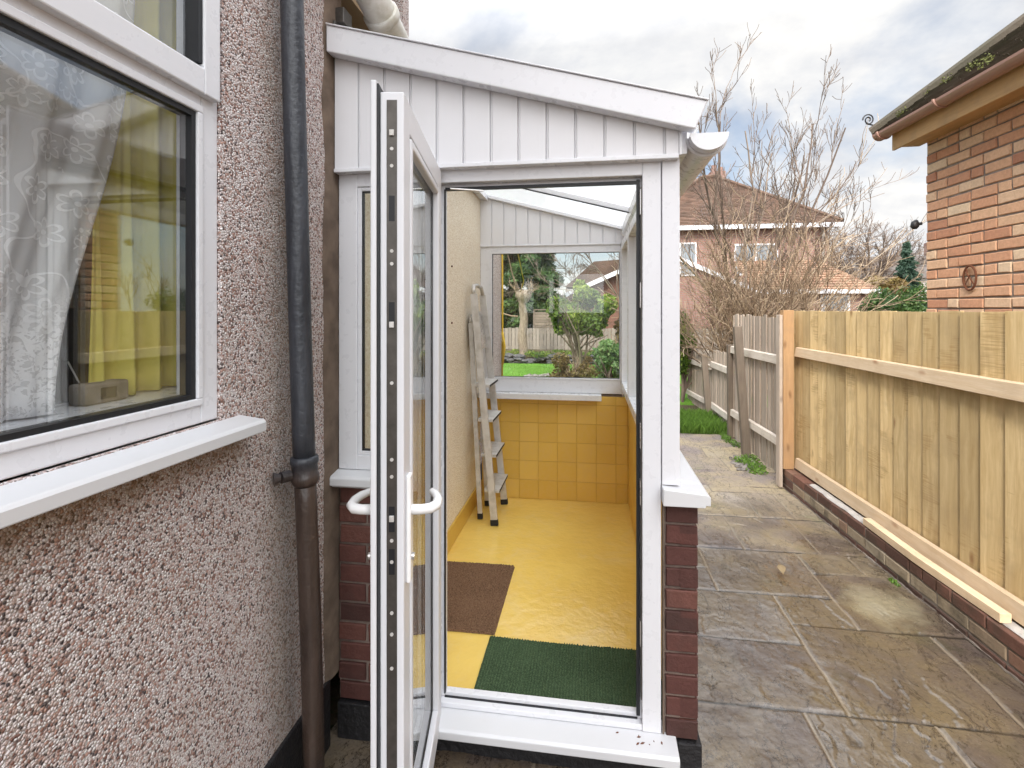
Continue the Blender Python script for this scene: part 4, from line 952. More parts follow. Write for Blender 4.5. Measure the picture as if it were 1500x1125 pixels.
old_bay(7.08, 8.3, 1.83, 1.84, 1.06, 1.05, .05, ((.18, .16, .08), (.80, .78, .08)), 'lower grey fence bay behind the tall one, nearest the grass clump', 6)
old_bay(8.4, 9.9, 1.86, 1.75, .95, .9, .0, ((.15, .13, .07), (.72, .70, .07)), 'farthest mossy fence bay beside the ivy', 7, 'old_boards')
eb = MB(); eb.box(1.722, 1.7505, 5.095, 5.185, .01, 1.60, .4); _ob = [o for o in C.objects if o.name == 'old_fence'][0]
build('end_board', eb, MT['old_boards'], _ob, .003)
def old_post(p0, p1, w, label):
    m = MB(); m.bar(p0, p1, w, w, up=(0, 1, 0), tone=random.random()); tag(build('fence_post', m, MT['old_post'], None, .006), label, 'post', 'old dark fence posts')
old_post((1.745, 6.20, -.03), (1.665, 6.27, 1.46), .085, 'dark wooden post leaning in front of the tall grey fence bay')
old_post((1.79, 7.02, -.03), (1.78, 7.02, 1.2), .08, 'short dark post between the tall and the lower grey fence bays')
old_post((1.785, 8.25, -.03), (1.72, 8.32, .98), .085, 'mossy leaning post at the far end of the lower fence bay')

# ------------------------------------------------------------------ plants
def leaves(n, centers, radii, size, seed, flat=1.0, shell=.35, aspect=.55, droop=0.0):
    rn = np.random.default_rng(seed); centers = np.array(centers, float); radii = np.array(radii, float)
    if radii.ndim == 1: radii = np.stack([radii] * 3, 1)
    wgt = (radii.prod(1)) ** .7; idx = rn.choice(len(centers), n, p=wgt / wgt.sum())
    d = rn.normal(size=(n, 3)); d /= np.linalg.norm(d, axis=1)[:, None]; r = rn.random(n) ** shell
    pos = centers[idx] + d * radii[idx] * r[:, None]
    a = rn.normal(size=(n, 3)); a[:, 2] -= droop; a /= np.linalg.norm(a, axis=1)[:, None]
    b = np.cross(a, d + .6 * rn.normal(size=(n, 3))); b /= np.linalg.norm(b, axis=1)[:, None] + 1e-9
    s = size * (.6 + .8 * rn.random(n))[:, None]
    V = np.stack([pos - a * s, pos + b * s * aspect, pos + a * s, pos - b * s * aspect], 1).reshape(-1, 3)
    Fc = np.arange(4 * n).reshape(n, 4); tone = np.clip(.5 + .22 * rn.normal(size=n) + .25 * (rn.random(len(centers))[idx] - .5) * 2, 0, 1)
    return V, Fc, np.repeat(tone, 4)
def clumps(c, r, n, cr, seed, zsq=1.0):
    rn = np.random.default_rng(seed); out = []
    for _ in range(n):
        d = rn.normal(size=3); d /= np.linalg.norm(d); q = rn.random() ** .4
        out.append((c[0] + d[0] * r[0] * q, c[1] + d[1] * r[1] * q, c[2] + d[2] * r[2] * q))
    return out, [cr * (.6 + .8 * rn.random()) for _ in out]
class Twigs:
    def __init__(s, sides=3, seed=1): s.V = []; s.F = []; s.T = []; s.n = 0; s.k = sides; s.r = random.Random(seed)
    def line(s, pts, rads, tone):
        k = s.k; P = np.array(pts); R_ = np.array(rads); D_ = np.gradient(P, axis=0); D_ /= np.linalg.norm(D_, axis=1)[:, None] + 1e-9
        ref = np.array([.3, .9, .2]) if abs(D_[0][1]) < .8 else np.array([1., 0, 0])
        A = np.cross(D_, ref); A /= np.linalg.norm(A, axis=1)[:, None] + 1e-9; B = np.cross(D_, A)
        for j in range(k):
            a = 2 * math.pi * j / k; s.V.append(P + (A * math.cos(a) + B * math.sin(a)) * R_[:, None])
        m_ = len(P); base = s.n
        for j in range(k):
            j2 = (j + 1) % k
            i = np.arange(m_ - 1); s.F.append(np.stack([base + j * m_ + i, base + j2 * m_ + i, base + j2 * m_ + i + 1, base + j * m_ + i + 1], 1))
        s.n += k * m_; s.T.append(np.full(k * m_, tone))
    def grow(s, p, d, L, r, lvl, nchild, spread=.55, up=.15, seg=6, wob=.12, shrink=.62, tone=None, rmin=.0016, taper=.35):
        pts = [np.array(p, float)]; d = np.array(d, float); d /= np.linalg.norm(d); dirs = [d.copy()]
        for i in range(seg):
            d = d + np.array([s.r.gauss(0, wob), s.r.gauss(0, wob), s.r.gauss(0, wob) + up * .5]); d /= np.linalg.norm(d)
            pts.append(pts[-1] + d * L / seg); dirs.append(d.copy())
        rads = [max(r * (1 - (1 - taper) * i / seg), rmin) for i in range(seg + 1)]
        tn = tone if tone is not None else s.r.random(); s.line(pts, rads, tn)
        if lvl <= 0: return
        for c in range(nchild):
            f = s.r.uniform(.2, 1.0) * seg; i = min(int(f), seg - 1); q = pts[i] + (pts[i + 1] - pts[i]) * (f - i)
            dd = dirs[i] + np.array([s.r.gauss(0, spread), s.r.gauss(0, spread), s.r.gauss(0, spread * .8)])
            s.grow(q, dd, L * shrink * s.r.uniform(.6, 1.15), rads[i] * .6, lvl - 1, nchild, spread, up, max(3, seg - 1), wob, shrink, s.r.random(), rmin, taper)
    def build(s, name, mt, parent=None): return build_np(name, np.concatenate(s.V), np.concatenate(s.F), MT[mt], parent, np.concatenate(s.T))

# bare tree with long ascending limbs
bt = thing('bare_tree', (2.85, 10.2, 0), 'tall leafless tree with long upright twigs rising behind the shrub and porch roof', 'tree')
base = (2.85, 10.2, 1.2)
m = Twigs(6, 3); m.line([(2.9, 10.25, 0), (2.86, 10.2, .6), (2.85, 10.2, 1.25)], [.11, .09, .08], .3); m.build('trunk', 'twig_grey', bt)
T1 = Twigs(3, 5)
for dx, dy, dz, L, r_ in ((-.62, -.1, 1, 4.0, .034), (-.36, .1, 1, 4.3, .036), (-.15, -.1, 1, 4.5, .034), (.05, .15, 1, 4.4, .036), (.30, -.1, 1, 4.2, .032), (.55, .1, 1, 3.9, .034), (.85, -.1, 1, 4.2, .032), (1.15, .1, .85, 3.6, .028), (-.30, -.2, 1, 3.6, .026), (.45, .2, 1, 3.6, .028), (.7, 0, .5, 3.0, .022), (.18, 0, 1, 4.1, .028)):
    T1.grow(base, (dx * 1.1, dy, dz), L * .92, r_ * 1.2, 3, 5, .42, .17, 10, .10, .42, rmin=.0046)
T1.build('crown', 'twig_grey', bt)
# dense tan shrub
sh = thing('bare_shrub', (2.6, 8.6, 0), 'dense tangle of tan leafless stems behind the grey fence', 'shrub')
m = Twigs(5, 3)
for k in range(7): a = k * .9; m.line([(2.6 + .2 * math.cos(a), 8.6 + .2 * math.sin(a), 0), (2.6 + .4 * math.cos(a), 8.6 + .4 * math.sin(a), .7)], [.03, .022], .4)
m.build('stems', 'twig_tan', sh)
T2 = Twigs(3, 9)
for k in range(84):
    a = T2.r.uniform(0, 6.283); q = T2.r.uniform(.1, .9)
    T2.grow((2.6 + .45 * q * math.cos(a), 8.7 + .4 * q * math.sin(a), .3), (q * .75 * math.cos(a) + .05, q * .6 * math.sin(a), 1), T2.r.uniform(1.3, 2.35) * (1.25 if k % 9 == 0 else 1), .014, 2, 7, .45, .04, 7, .14, .45, rmin=.0036)
T2.build('twigs', 'twig_tan', sh)
# second shrub further right/back filling below the far house
sh2 = thing('bare_shrub', (4.6, 12.2, 0), 'thinner tan leafless shrub in front of the low orange roofed annex', 'shrub')
T3 = Twigs(3, 19)
for k in range(13):
    a = T3.r.uniform(0, 6.283); q = T3.r.uniform(.1, .9)
    T3.grow((4.5 + .6 * q * math.cos(a), 12.2 + .5 * q * math.sin(a), .2), (q * .7 * math.cos(a), q * .6 * math.sin(a), 1), T3.r.uniform(1.2, 2.1), .012, 2, 7, .42, .05, 6, .12, .42, rmin=.004)
T3.build('twigs', 'twig_tan', sh2)
# ivy by the fence and grass clump, weeds
iv = thing('ivy_bush', (1.62, 9.6, 0), 'dark green ivy bush at the far corner of the path behind the porch', 'bush')
c, r_ = clumps((1.60, 9.6, 1.05), (.22, .25, .45), 16, .14, 3); V, Fc, t = leaves(3600, c, r_, .028, 4); build_np('foliage', V, Fc, MT['leaf_bush'], iv, t)
m = Twigs(5, 2)
for k in range(5): m.grow((1.62, 9.6, 0), (m.r.uniform(-.2, .2), 0, 1), 1.1, .03, 1, 3, .4, .05)
m.build('stems', 'twig_grey', iv)
def grass_patch(x0, x1, y0, y1, n, h, seed):
    rn = np.random.default_rng(seed); x = rn.uniform(x0, x1, n); y = rn.uniform(y0, y1, n); a = rn.uniform(0, 6.28, n); hh = h * rn.uniform(.4, 1.1, n); lx = rn.normal(0, .35, n) * hh; ly = rn.normal(0, .35, n) * hh; w_ = .0035 + .002 * rn.random(n)
    p0 = np.stack([x - w_ * np.cos(a), y - w_ * np.sin(a), 0 * x - .02], 1); p1 = np.stack([x + w_ * np.cos(a), y + w_ * np.sin(a), 0 * x - .02], 1); p2 = np.stack([x + lx, y + ly, hh], 1); p3 = np.stack([x + lx * .4 - w_ * np.cos(a), y + ly * .4 - w_ * np.sin(a), hh * .55], 1)
    return np.stack([p0, p1, p2, p3], 1).reshape(-1, 3), np.arange(4 * n).reshape(n, 4), np.repeat(rn.random(n), 4)
V, Fc, t = grass_patch(.5, 1.78, 7.2, 8.3, 9000, .16, 1); tag(build_np('grass', V, Fc, MT['grass'], None, t), 'bright green grass clump at the end of the path', 'grass', kind='stuff')
V, Fc, t = grass_patch(-6, 3.5, 9.6, 15.7, 60000, .055, 2); tag(build_np('lawn_grass', V, Fc, MT['grass'], None, t), 'short green blades of the back lawn', 'grass', kind='stuff')
V, Fc, t = leaves(900, [(1.66, 5.55, .02), (1.70, 5.72, .02), (1.62, 5.9, .02), (1.72, 6.0, .02)], [(.10, .10, .05)] * 4, .014, 8); tag(build_np('weeds', V, Fc, MT['grass'], None, t), 'small green weeds growing beside the grey fence on the path edge', 'weeds', kind='stuff')
V, Fc, t = leaves(500, [(1.73, 6.6, .02), (1.72, 7.0, .03), (1.70, 6.85, .02)], [(.06, .16, .05)] * 3, .013, 9); tag(build_np('weeds', V, Fc, MT['grass'], None, t), 'green weeds at the foot of the leaning dark post', 'weeds', kind='stuff')
V, Fc, t = leaves(60, [(1.80, 3.42, .012)], [(.02, .05, .015)], .010, 10); tag(build_np('moss', V, Fc, MT['grass'], None, t), 'tiny tuft of green moss where the low wall meets the path', 'moss', kind='stuff')
# rubble on the path edge
def rock(mb, c, s, rn, tone=.5):
    import itertools
    t = (1 + 5 ** .5) / 2; ico = [(-1, t, 0), (1, t, 0), (-1, -t, 0), (1, -t, 0), (0, -1, t), (0, 1, t), (0, -1, -t), (0, 1, -t), (t, 0, -1), (t, 0, 1), (-t, 0, -1), (-t, 0, 1)]
    fs = [(0, 11, 5), (0, 5, 1), (0, 1, 7), (0, 7, 10), (0, 10, 11), (1, 5, 9), (5, 11, 4), (11, 10, 2), (10, 7, 6), (7, 1, 8), (3, 9, 4), (3, 4, 2), (3, 2, 6), (3, 6, 8), (3, 8, 9), (4, 9, 5), (2, 4, 11), (6, 2, 10), (8, 6, 7), (9, 8, 1)]
    mb.add([(c[0] + x * s[0] * .52 * rn.uniform(.75, 1.2), c[1] + y * s[1] * .52 * rn.uniform(.75, 1.2), c[2] + z * s[2] * .52 * rn.uniform(.75, 1.2)) for x, y, z in ico], fs, tone)
rn = random.Random(5); m = MB()
for k in range(60): rock(m, (rn.uniform(1.50, 1.76), rn.uniform(5.55, 6.15), .008), [rn.uniform(.012, .038)] * 2 + [rn.uniform(.008, .02)], rn)
tag(build('rubble', m, MT['stone_grey']), 'small loose rubble stones on the path beside the grey fence', 'rubble', kind='stuff')
m = MB(); m.hexa([(1.175, 3.40, .022), (1.205, 3.39, .022), (1.225, 3.52, .030), (1.19, 3.53, .030), (1.18, 3.40, .027), (1.20, 3.395, .029), (1.218, 3.52, .037), (1.195, 3.525, .035)])
m = MB()
n = 12
vs = []
for i in range(n + 1):
    t = i / n; wd = .022 * math.sin(math.pi * min(t * 1.05, 1)) + .001
    for sg in (-1, 0, 1): vs.append((1.16 + sg * wd + .02 * t, 3.37 + .12 * t, .028 + .012 * abs(sg) + .01 * math.sin(3 * t)))
m.add(vs, [(i * 3 + j, i * 3 + j + 1, i * 3 + j + 4, i * 3 + j + 3) for i in range(n) for j in range(2)])
lf = build('dead_leaf', m, MT['dead_leaf'], None, smooth=True); sm = lf.modifiers.new('th', 'SOLIDIFY'); sm.thickness = .001
tag(lf, 'curled brown dead leaf lying in the wet hollow of a paving slab', 'leaf')

# ------------------------------------------------------------------ neighbouring bungalow on the right
NY = 4.52
def nx(y): return 2.61 + SK * (y - NY)
nb = thing('bungalow', (nx(2), 2, 0), 'orange brick bungalow wall with brown gutter and mossy tiled roof on the right', 'house')
u2 = Vector((-SK, -1, 0)).normalized(); n2_ = Vector((-1, SK, 0)).normalized(); Ln = 6.0; o2 = Vector((nx(NY), NY, 0))
m = MB(); a = o2 - n2_ * .008; e_ = a + u2 * Ln; bk = -n2_ * .2
m.hexa([a, e_, e_ + bk, a + bk] + [p + Vector((0, 0, 3.0)) for p in (a, e_, e_ + bk, a + bk)])
b0 = a + bk; m.hexa([b0 + Vector((0, -.2, 0)), b0 + Vector((5, -.2, 0)), b0 + Vector((5, 0, 0)), b0, b0 + Vector((0, -.2, 3)), b0 + Vector((5, -.2, 3)), b0 + Vector((5, 0, 3)), b0 + Vector((0, 0, 3))])
build('core', m, MT['mortar_grey'], nb)
m = MB(); rb = random.Random(77)
bricks(m, o2, u2, n2_, Ln, 2.99, course=.0752, rnd=rb, jit=.003, joint=.0125, bl=.213, chamf=.0045, depth=.1, tonefn=lambda r, x, q: min(1, max(0, q.gauss(.58, .26))))
bricks(m, o2 - n2_ * .102 + Vector((0, .006, 0)) , (1, 0, 0), (0, 1, 0), 3.0, 2.99, course=.0752, rnd=rb, jit=.0025, chamf=.004, depth=.05)
build('brick_wall', m, MT['brick_orange'], nb)
def run(x0, x1, z0, z1, ya, yb): # box following the skew of the wall
    f = lambda x, y: x + SK * (y - NY)
    return [(f(x0, ya), ya, z0), (f(x1, ya), ya, z0), (f(x1, yb), yb, z0), (f(x0, yb), yb, z0), (f(x0, ya), ya, z1), (f(x1, ya), ya, z1), (f(x1, yb), yb, z1), (f(x0, yb), yb, z1)]
m = MB(); m.hexa(run(2.41, 2.43, 2.93, 3.075, -1.6, 4.60), .4); m.hexa(run(2.43, 2.61, 2.955, 2.97, -1.6, 4.60), .4); build('fascia', m, MT['fascia_wood'], nb, .003)
m = MB(); cx, cz, rg = 2.355, 3.085, .052; f = lambda x, y: x + SK * (y - NY); pts = []; nA = 10
for y in (-1.6, 4.66):
    for k in range(nA + 1): a = math.pi * (1 + k / nA); pts.append((f(cx + rg * math.cos(a), y), y, cz + rg * math.sin(a)))
for y in (-1.6, 4.66):
    for k in range(nA + 1): a = math.pi * (1 + k / nA); pts.append((f(cx + (rg - .004) * math.cos(a), y), y, cz + (rg - .004) * math.sin(a)))
q = nA + 1; fs = []
for k in range(nA): fs += [(k, k + 1, q + k + 1, q + k), (2 * q + k, 3 * q + k, 3 * q + k + 1, 2 * q + k + 1), (q + k, q + k + 1, 3 * q + k + 1, 3 * q + k)]
fs += [(0, q, 3 * q, 2 * q), (nA, 2 * q + nA, 3 * q + nA, q + nA)]
m.add(pts, fs)
gt = build('gutter', m, MT['gutter_brown'], nb)
for y in (3.95, 1.6, 4.60):
    m = MB(); m.tube([(f(cx + (rg + .004) * math.cos(math.pi * (1 + k / 12)), y), y, cz + (rg + .004) * math.sin(math.pi * (1 + k / 12)) + .004) for k in range(13)], .010, 6)
    build('gutter_clip', m, MT['gutter_brown'], gt)
m = MB(); m.prism_y([(f(cx, 4.66) + (rg + .003) * math.cos(math.pi * (1 + k / 12)), cz + (rg + .003) * math.sin(math.pi * (1 + k / 12)) + .002) for k in range(13)], 4.661, 4.672); build('end_cap', m, MT['gutter_brown'], gt)
# tiled hipped roof: courses as thin overlapping slabs
def tiled_plane(mb, p0, p1, p2, p3, course, tile, rn, thick=.018, jit=.004):
    """eave p0->p1, top p3..p2 (p3 above p0)"""
    p0, p1, p2, p3 = map(Vector, (p0, p1, p2, p3)); nrm = (p1 - p0).cross(p3 - p0).normalized()
    if nrm.z < 0: nrm = -nrm
    H = max((p3 - p0).length, (p2 - p1).length); R_ = max(1, int(H / course))
    for r in range(R_):
        a0, b0 = p0.lerp(p3, r / R_), p1.lerp(p2, r / R_); a1, b1 = p0.lerp(p3, min(1, (r + 1.0) / R_)), p1.lerp(p2, min(1, (r + 1.0) / R_))
        W = (b0 - a0).length; n = max(1, int(W / tile))
        for k in range(n):
            s0, s1 = k / n + .012 / n, (k + 1) / n - .012 / n; j = rn.uniform(0, jit)
            q0, q1, q2, q3 = a0.lerp(b0, s0), a0.lerp(b0, s1), a1.lerp(b1, s1), a1.lerp(b1, s0)
            up0 = nrm * (thick + j); up1 = nrm * .004
            mb.hexa([q0 + nrm * j * .3, q1 + nrm * j * .3, q2, q3, q0 + up0, q1 + up0, q2 + up1, q3 + up1], rn.random() ** 2)
    return mb
rn = random.Random(9); pitch = .80
e0 = Vector((f(2.33, 4.72), 4.72, 3.10)); e1 = Vector((f(2.33, -1.7), -1.7, 3.10)); h = 3.0
m = MB(); t3 = e0 + Vector((h, -h, h * pitch)); t2 = e1 + Vector((h, 0, h * pitch))
tiled_plane(m, e1, e0, t3, t2, .10, .165, rn)
tiled_plane(m, e0, e0 + Vector((6, 0, 0)), t3 + Vector((.1, 0, 0)), t3, .10, .165, rn)
build('roof', m, MT['roof_mossy'], nb)
m = MB(); m.tube([e0 + Vector((0, 0, .02)), t3 + Vector((0, 0, .03))], .05, 8); build('hip_tiles', m, MT['roof_mossy'], nb)
V, Fc, t = leaves(1500, [(f(2.33 + s_, y), y, 3.13 + s_ * pitch) for s_, y in [(rn.uniform(.02, .35), rn.uniform(2.2, 4.5)) for _ in range(26)]], [.045] * 26, .010, 31); tag(build_np('moss', V, Fc, MT['moss'], nb, t), kind='stuff')
m = MB(); sp = [(e0.x - .03 - .045 * (1 - k / 26 * .8) * math.cos(k * .42), e0.y, 3.23 + .05 * (1 - k / 26 * .8) * math.sin(k * .42)) for k in range(26)]
m.tube(sp, .006, 6); m.tube([(e0.x + .06, e0.y, 3.17), (e0.x - .0, e0.y, 3.185), (e0.x - .05, e0.y, 3.20)], .006, 6); build('iron_scroll', m, MT['black_iron'], nb)
m = MB(); yy = 4.06; xx = nx(yy) - .012
m.tube([(xx, yy + .062 * math.cos(k * math.pi / 12), 1.868 + .084 * math.sin(k * math.pi / 12)) for k in range(25)], .007, 8)
sd_ = thing('wall_ornament', (xx, yy, 1.78), 'rusty iron ring ornament hung on the orange brick wall', 'ornament')
build('ring', m, MT['rust'], sd_)
m = MB(); m.tube([(xx, yy - .05, 1.81), (xx - .004, yy + .02, 1.90), (xx, yy + .03, 1.935)], .005, 6); m.tube([(xx, yy + .045, 1.82), (xx - .004, yy - .01, 1.89)], .004, 6); build('hand', m, MT['rust'], sd_)
m = MB(); m.tube([(nx(NY) - .01, 4.55, 2.33), (nx(NY) - .05, 4.57, 2.33)], .012, 8); m.tube([(nx(NY) - .04, 4.57, 2.36), (nx(NY) - .05, 4.57, 2.34), (nx(NY) - .055, 4.57, 2.31), (nx(NY) - .055, 4.57, 2.29)], [.012, .028, .030, .015], 12)
tag(build('wall_lamp', m, MT['black_iron'], None, smooth=True), 'small black lamp on the far corner of the orange brick bungalow', 'lamp')

# ------------------------------------------------------------------ far buildings
def simple_window(parent, x0, x1, y, z0, z1, bars=1):
    m = MB(); w_ = .07
    m.box(x0, x0 + w_, y - .05, y + .02, z0, z1); m.box(x1 - w_, x1, y - .05, y + .02, z0, z1); m.box(x0 + w_, x1 - w_, y - .05, y + .02, z0, z0 + w_); m.box(x0 + w_, x1 - w_, y - .05, y + .02, z1 - w_, z1)
    for b in range(bars): xm = x0 + (x1 - x0) * (b + 1) / (bars + 1); m.box(xm - .03, xm + .03, y - .045, y + .02, z0 + w_, z1 - w_)
    o = build('window', m, MT['upvc'], parent); m = MB(); m.box(x0 + w_, x1 - w_, y - .02, y - .012, z0 + w_, z1 - w_); build('pane', m, MT['dark_pane'], o)
def brick_tex(a, b, mort):
    def fn(N):
        p = N.obj(); s_ = N.n('ShaderNodeSeparateXYZ', {0: p}); u = N.math('ADD', s_.outputs[0], s_.outputs[1])
        uv = N.n('ShaderNodeCombineXYZ', {0: u, 1: s_.outputs[2]}).outputs[0]
        bt_ = N.n('ShaderNodeTexBrick', {'Vector': uv, 'Color1': (*a, 1), 'Color2': (*b, 1), 'Mortar': (*mort, 1), 'Scale': 1.0, 'Mortar Size': .012, 'Brick Width': .225, 'Row Height': .075, 'Bias': 0.0})
        return N.pbsdf(N.mix(N.maprange(N.noise(p, 1.5, 4), .4, .7, 0, .3), bt_.outputs[0], (.16, .10, .08)), .9, .2)
    return fn
mat('brick_far', brick_tex((.25, .13, .10), (.32, .175, .14), (.24, .20, .18)))
fh = thing('brick_house', (5.7, 26, 0), 'red brick house with brown hipped roof and one chimney behind the bare tree', 'house')
m = MB(); m.box(1.9, 9.5, 22.7, 30.1, 0, 5.05); build('wall', m, MT['brick_far'], fh)
m = MB(); rn = random.Random(4); ap = Vector((5.7, 26.4, 8.1)); ap1 = ap + Vector((-.25, 0, 0)); ap2 = ap + Vector((.25, 0, 0)); c0, c1, c2_, c3 = Vector((1.5, 22.3, 5.16)), Vector((9.9, 22.3, 5.16)), Vector((9.9, 30.5, 5.16)), Vector((1.5, 30.5, 5.16))
tiled_plane(m, c0, c1, ap2, ap1, .17, .24, rn, .03, .01); tiled_plane(m, c1, c2_, ap2 + Vector((0, .1, 0)), ap2, .3, .5, rn, .03, .01); tiled_plane(m, c3, c0, ap1, ap1 + Vector((0, .1, 0)), .3, .5, rn, .03, .01)
rf = build('roof', m, MT['roof_brown'], fh)
m = MB()
for a, b in ((c0, ap1), (c1, ap2), (ap1, ap2)): m.tube([a + Vector((0, 0, .05)), b + Vector((0, 0, .08))], .09, 6)
build('hip_tiles', m, MT['roof_brown'], rf)
m = MB(); m.box(5.9, 6.6, 26.9, 27.5, 7.2, 8.55); m.tube([(6.1, 27.2, 8.55), (6.1, 27.2, 8.9)], .12, 10); m.tube([(6.42, 27.2, 8.55), (6.42, 27.2, 8.8)], .12, 10); build('chimney', m, MT['brick_far'], rf)
m = MB(); m.box(1.5, 9.9, 22.28, 22.36, 4.98, 5.15); m.box(1.5, 9.9, 22.37, 22.69, 5.0, 5.04); build('fascia', m, MT['upvc'], fh)
m = MB(); m.tube([(9.3, 22.6, 0), (9.3, 22.6, 4.95)], .05, 8); build('downpipe', m, MT['mortar_light'], fh)
simple_window(fh, 2.4, 4.4, 22.7, 3.1, 4.5, 2); simple_window(fh, 5.9, 7.6, 22.7, 3.1, 4.4, 1)
an = thing('annex', (7.6, 19.6, 0), 'single storey brick annex with orange tiled roof and white framed window', 'building')
m = MB(); m.box(5.6, 9.0, 18.6, 21.2, 0, 2.28); build('wall', m, MT['brick_far'], an)
m = MB(); tiled_plane(m, (5.4, 18.35, 2.33), (9.25, 18.35, 2.33), (8.4, 21.0, 3.55), (5.4, 21.0, 3.55), .22, .26, rn, .035, .012); tiled_plane(m, (9.25, 18.35, 2.33), (9.25, 21.4, 2.33), (8.45, 21.2, 3.55), (8.4, 21.0, 3.55), .22, .26, rn, .035, .012); build('roof', m, MT['roof_orange'], an)
m = MB(); m.box(5.4, 9.25, 18.28, 18.36, 2.2, 2.33); build('fascia', m, MT['upvc'], an)
simple_window(an, 7.55, 8.45, 18.6, .9, 2.15, 0)
def far_house(x, y, wd, dp_, ez, rz, label, roofm, wins):
    t = thing('white_house', (x, y, 0), label, 'house', 'white houses in the distance'); m = MB(); m.box(x - wd / 2, x + wd / 2, y - dp_ / 2, y + dp_ / 2, 0, ez); build('wall', m, MT['white_render'], t)
    m = MB(); o = .3; a, b, c, d = [Vector(p) for p in ((x - wd / 2 - o, y - dp_ / 2 - o, ez), (x + wd / 2 + o, y - dp_ / 2 - o, ez), (x + wd / 2 + o, y + dp_ / 2 + o, ez), (x - wd / 2 - o, y + dp_ / 2 + o, ez))]; r0, r1 = Vector((x - wd / 2 + 1.5, y, rz)), Vector((x + wd / 2 - 1.5, y, rz))
    m.add([a, b, c, d, r0, r1], [(0, 1, 5, 4), (1, 2, 5), (2, 3, 4, 5), (3, 0, 4), (3, 2, 1, 0)]); rf = build('roof', m, MT[roofm], t)
    m = MB(); m.box(x + wd / 4, x + wd / 4 + .6, y - .3, y + .3, rz - .7, rz + .7); build('chimney', m, MT['brick_far'], rf)
    for (wx, wz) in wins: simple_window(t, wx, wx + 1.4, y - dp_ / 2, wz, wz + 1.1, 1)
far_house(16.2, 31, 7, 7, 3.2, 4.6, 'white rendered house with low grey roof beside the bare trees', 'roof_grey', [(13.6, 1.8)])
far_house(23.5, 38, 6.5, 7, 3.9, 5.2, 'farther white house just left of the orange brick wall', 'roof_grey', [(21.6, 2.2)])
# hedge, small conifer, bush
hg = thing('hedge', (7.6, 13.2, 0), 'clipped green hedge between the annex and the orange brick wall', 'hedge')
rn = np.random.default_rng(12); cc = [(5.9 + 3.6 * rn.random(), 11.9 + .9 * rn.random(), .5 + 1.55 * rn.random()) for _ in range(140)]
V, Fc, t = leaves(26000, cc, [.22] * len(cc), .032, 13); build_np('foliage', V, Fc, MT['leaf_conifer'], hg, t)
m = Twigs(4, 4)
for k in range(30): m.grow((5.9 + 3.5 * m.r.random(), 12.3, 0), (m.r.uniform(-.2, .2), 0, 1), 1.7, .02, 1, 3, .5, .05)
m.build('stems', 'twig_grey', hg)
def conifer(name, x, y, z0, H, rad, n, mt, label, cat='tree', ls=.06, seed=3, taper=1.0, parent=None, droop=.5):
    t = thing(name, (x, y, 0), label, cat); m = MB(); m.tube([(x, y, 0), (x, y, H * .95)], [.05 + H * .01, .02], 8); build('trunk', m, MT['bark_dark'], t)
    rn = np.random.default_rng(seed); cs = []; rs = []
    k = int(H * 45)
    for i in range(k):
        f_ = rn.random(); z = z0 + (H - z0) * f_; r_ = rad * (1 - f_) ** taper; a = rn.uniform(0, 6.283); q = r_ * (.35 + .65 * rn.random() ** .5)
        cs.append((x + q * math.cos(a), y + q * math.sin(a), z)); s_ = .10 + .16 * r_; rs.append((s_, s_, s_ * .6))
    V, Fc, tt = leaves(n, cs, rs, ls, seed + 1, droop=droop, aspect=.3); build_np('crown', V, Fc, MT[mt], t, tt); return t
conifer('spruce_tree', 11.75, 21.5, 1.2, 4.2, .8, 9000, 'leaf_blue_conifer', 'small pointed blue green spruce above the hedge', seed=3, ls=.07)
ob = thing('olive_bush', (10.6, 20.5, 0), 'olive green round bush between the hedge and the spruce', 'bush'); c, r_ = clumps((10.6, 20.5, 2.0), (.9, .6, .9), 26, .3, 6); V, Fc, t = leaves(9000, c, r_, .055, 7); build_np('foliage', V, Fc, MT['leaf_brown'], ob, t)
m = MB(); m.tube([(10.6, 20.5, 0), (10.6, 20.5, 1.8)], [.09, .05], 8); build('trunk', m, MT['bark_dark'], ob)
ht = thing('bare_tree', (12.2, 25.5, 0), 'hazy round bare tree beyond the brick house corner', 'tree')
m = Twigs(6, 3); m.line([(12.2, 25.5, 0), (12.2, 25.5, 2.2)], [.2, .14], .3); m.build('trunk', 'twig_grey', ht)
T4 = Twigs(3, 23)
for k in range(16): a = k * .39; T4.grow((12.2, 25.5, 2.0), (.8 * math.cos(k * 2.4), .6 * math.sin(k * 2.4), .9), 2.6, .05, 3, 6, .5, .05, 5, .12, .55, rmin=.007)
T4.build('crown', 'twig_grey', ht)

# ------------------------------------------------------------------ back garden seen through the rear window
pcx = thing('pollard_tree', (-2.15, 16.6, 0), 'pollarded pale trunk with knobbly head and thin shoots in the back garden', 'tree')
m = MB(); rr = random.Random(2); pts = []; rads = []
for i in range(12):
    z = i * .17; pts.append((-2.15 + .03 * math.sin(i), 16.6, z)); rads.append(.165 - .004 * i + rr.uniform(-.012, .012))
pts += [(-2.15, 16.6, 1.98), (-2.14, 16.6, 2.12), (-2.15, 16.6, 2.25), (-2.15, 16.6, 2.32)]; rads += [.19, .28, .24, .10]
m.tube(pts, rads, 14); build('trunk', m, MT['bark_pale'], pcx, smooth=True)
T5 = Twigs(4, 7)
for k in range(16):
    a = T5.r.uniform(0, 6.28); T5.grow((-2.15 + .2 * math.cos(a), 16.6 + .2 * math.sin(a), 2.15), (.7 * math.cos(a), .4 * math.sin(a), .8), T5.r.uniform(.25, .7), .016, 1, 4, .5, .1, 4, .15, .5, rmin=.004)
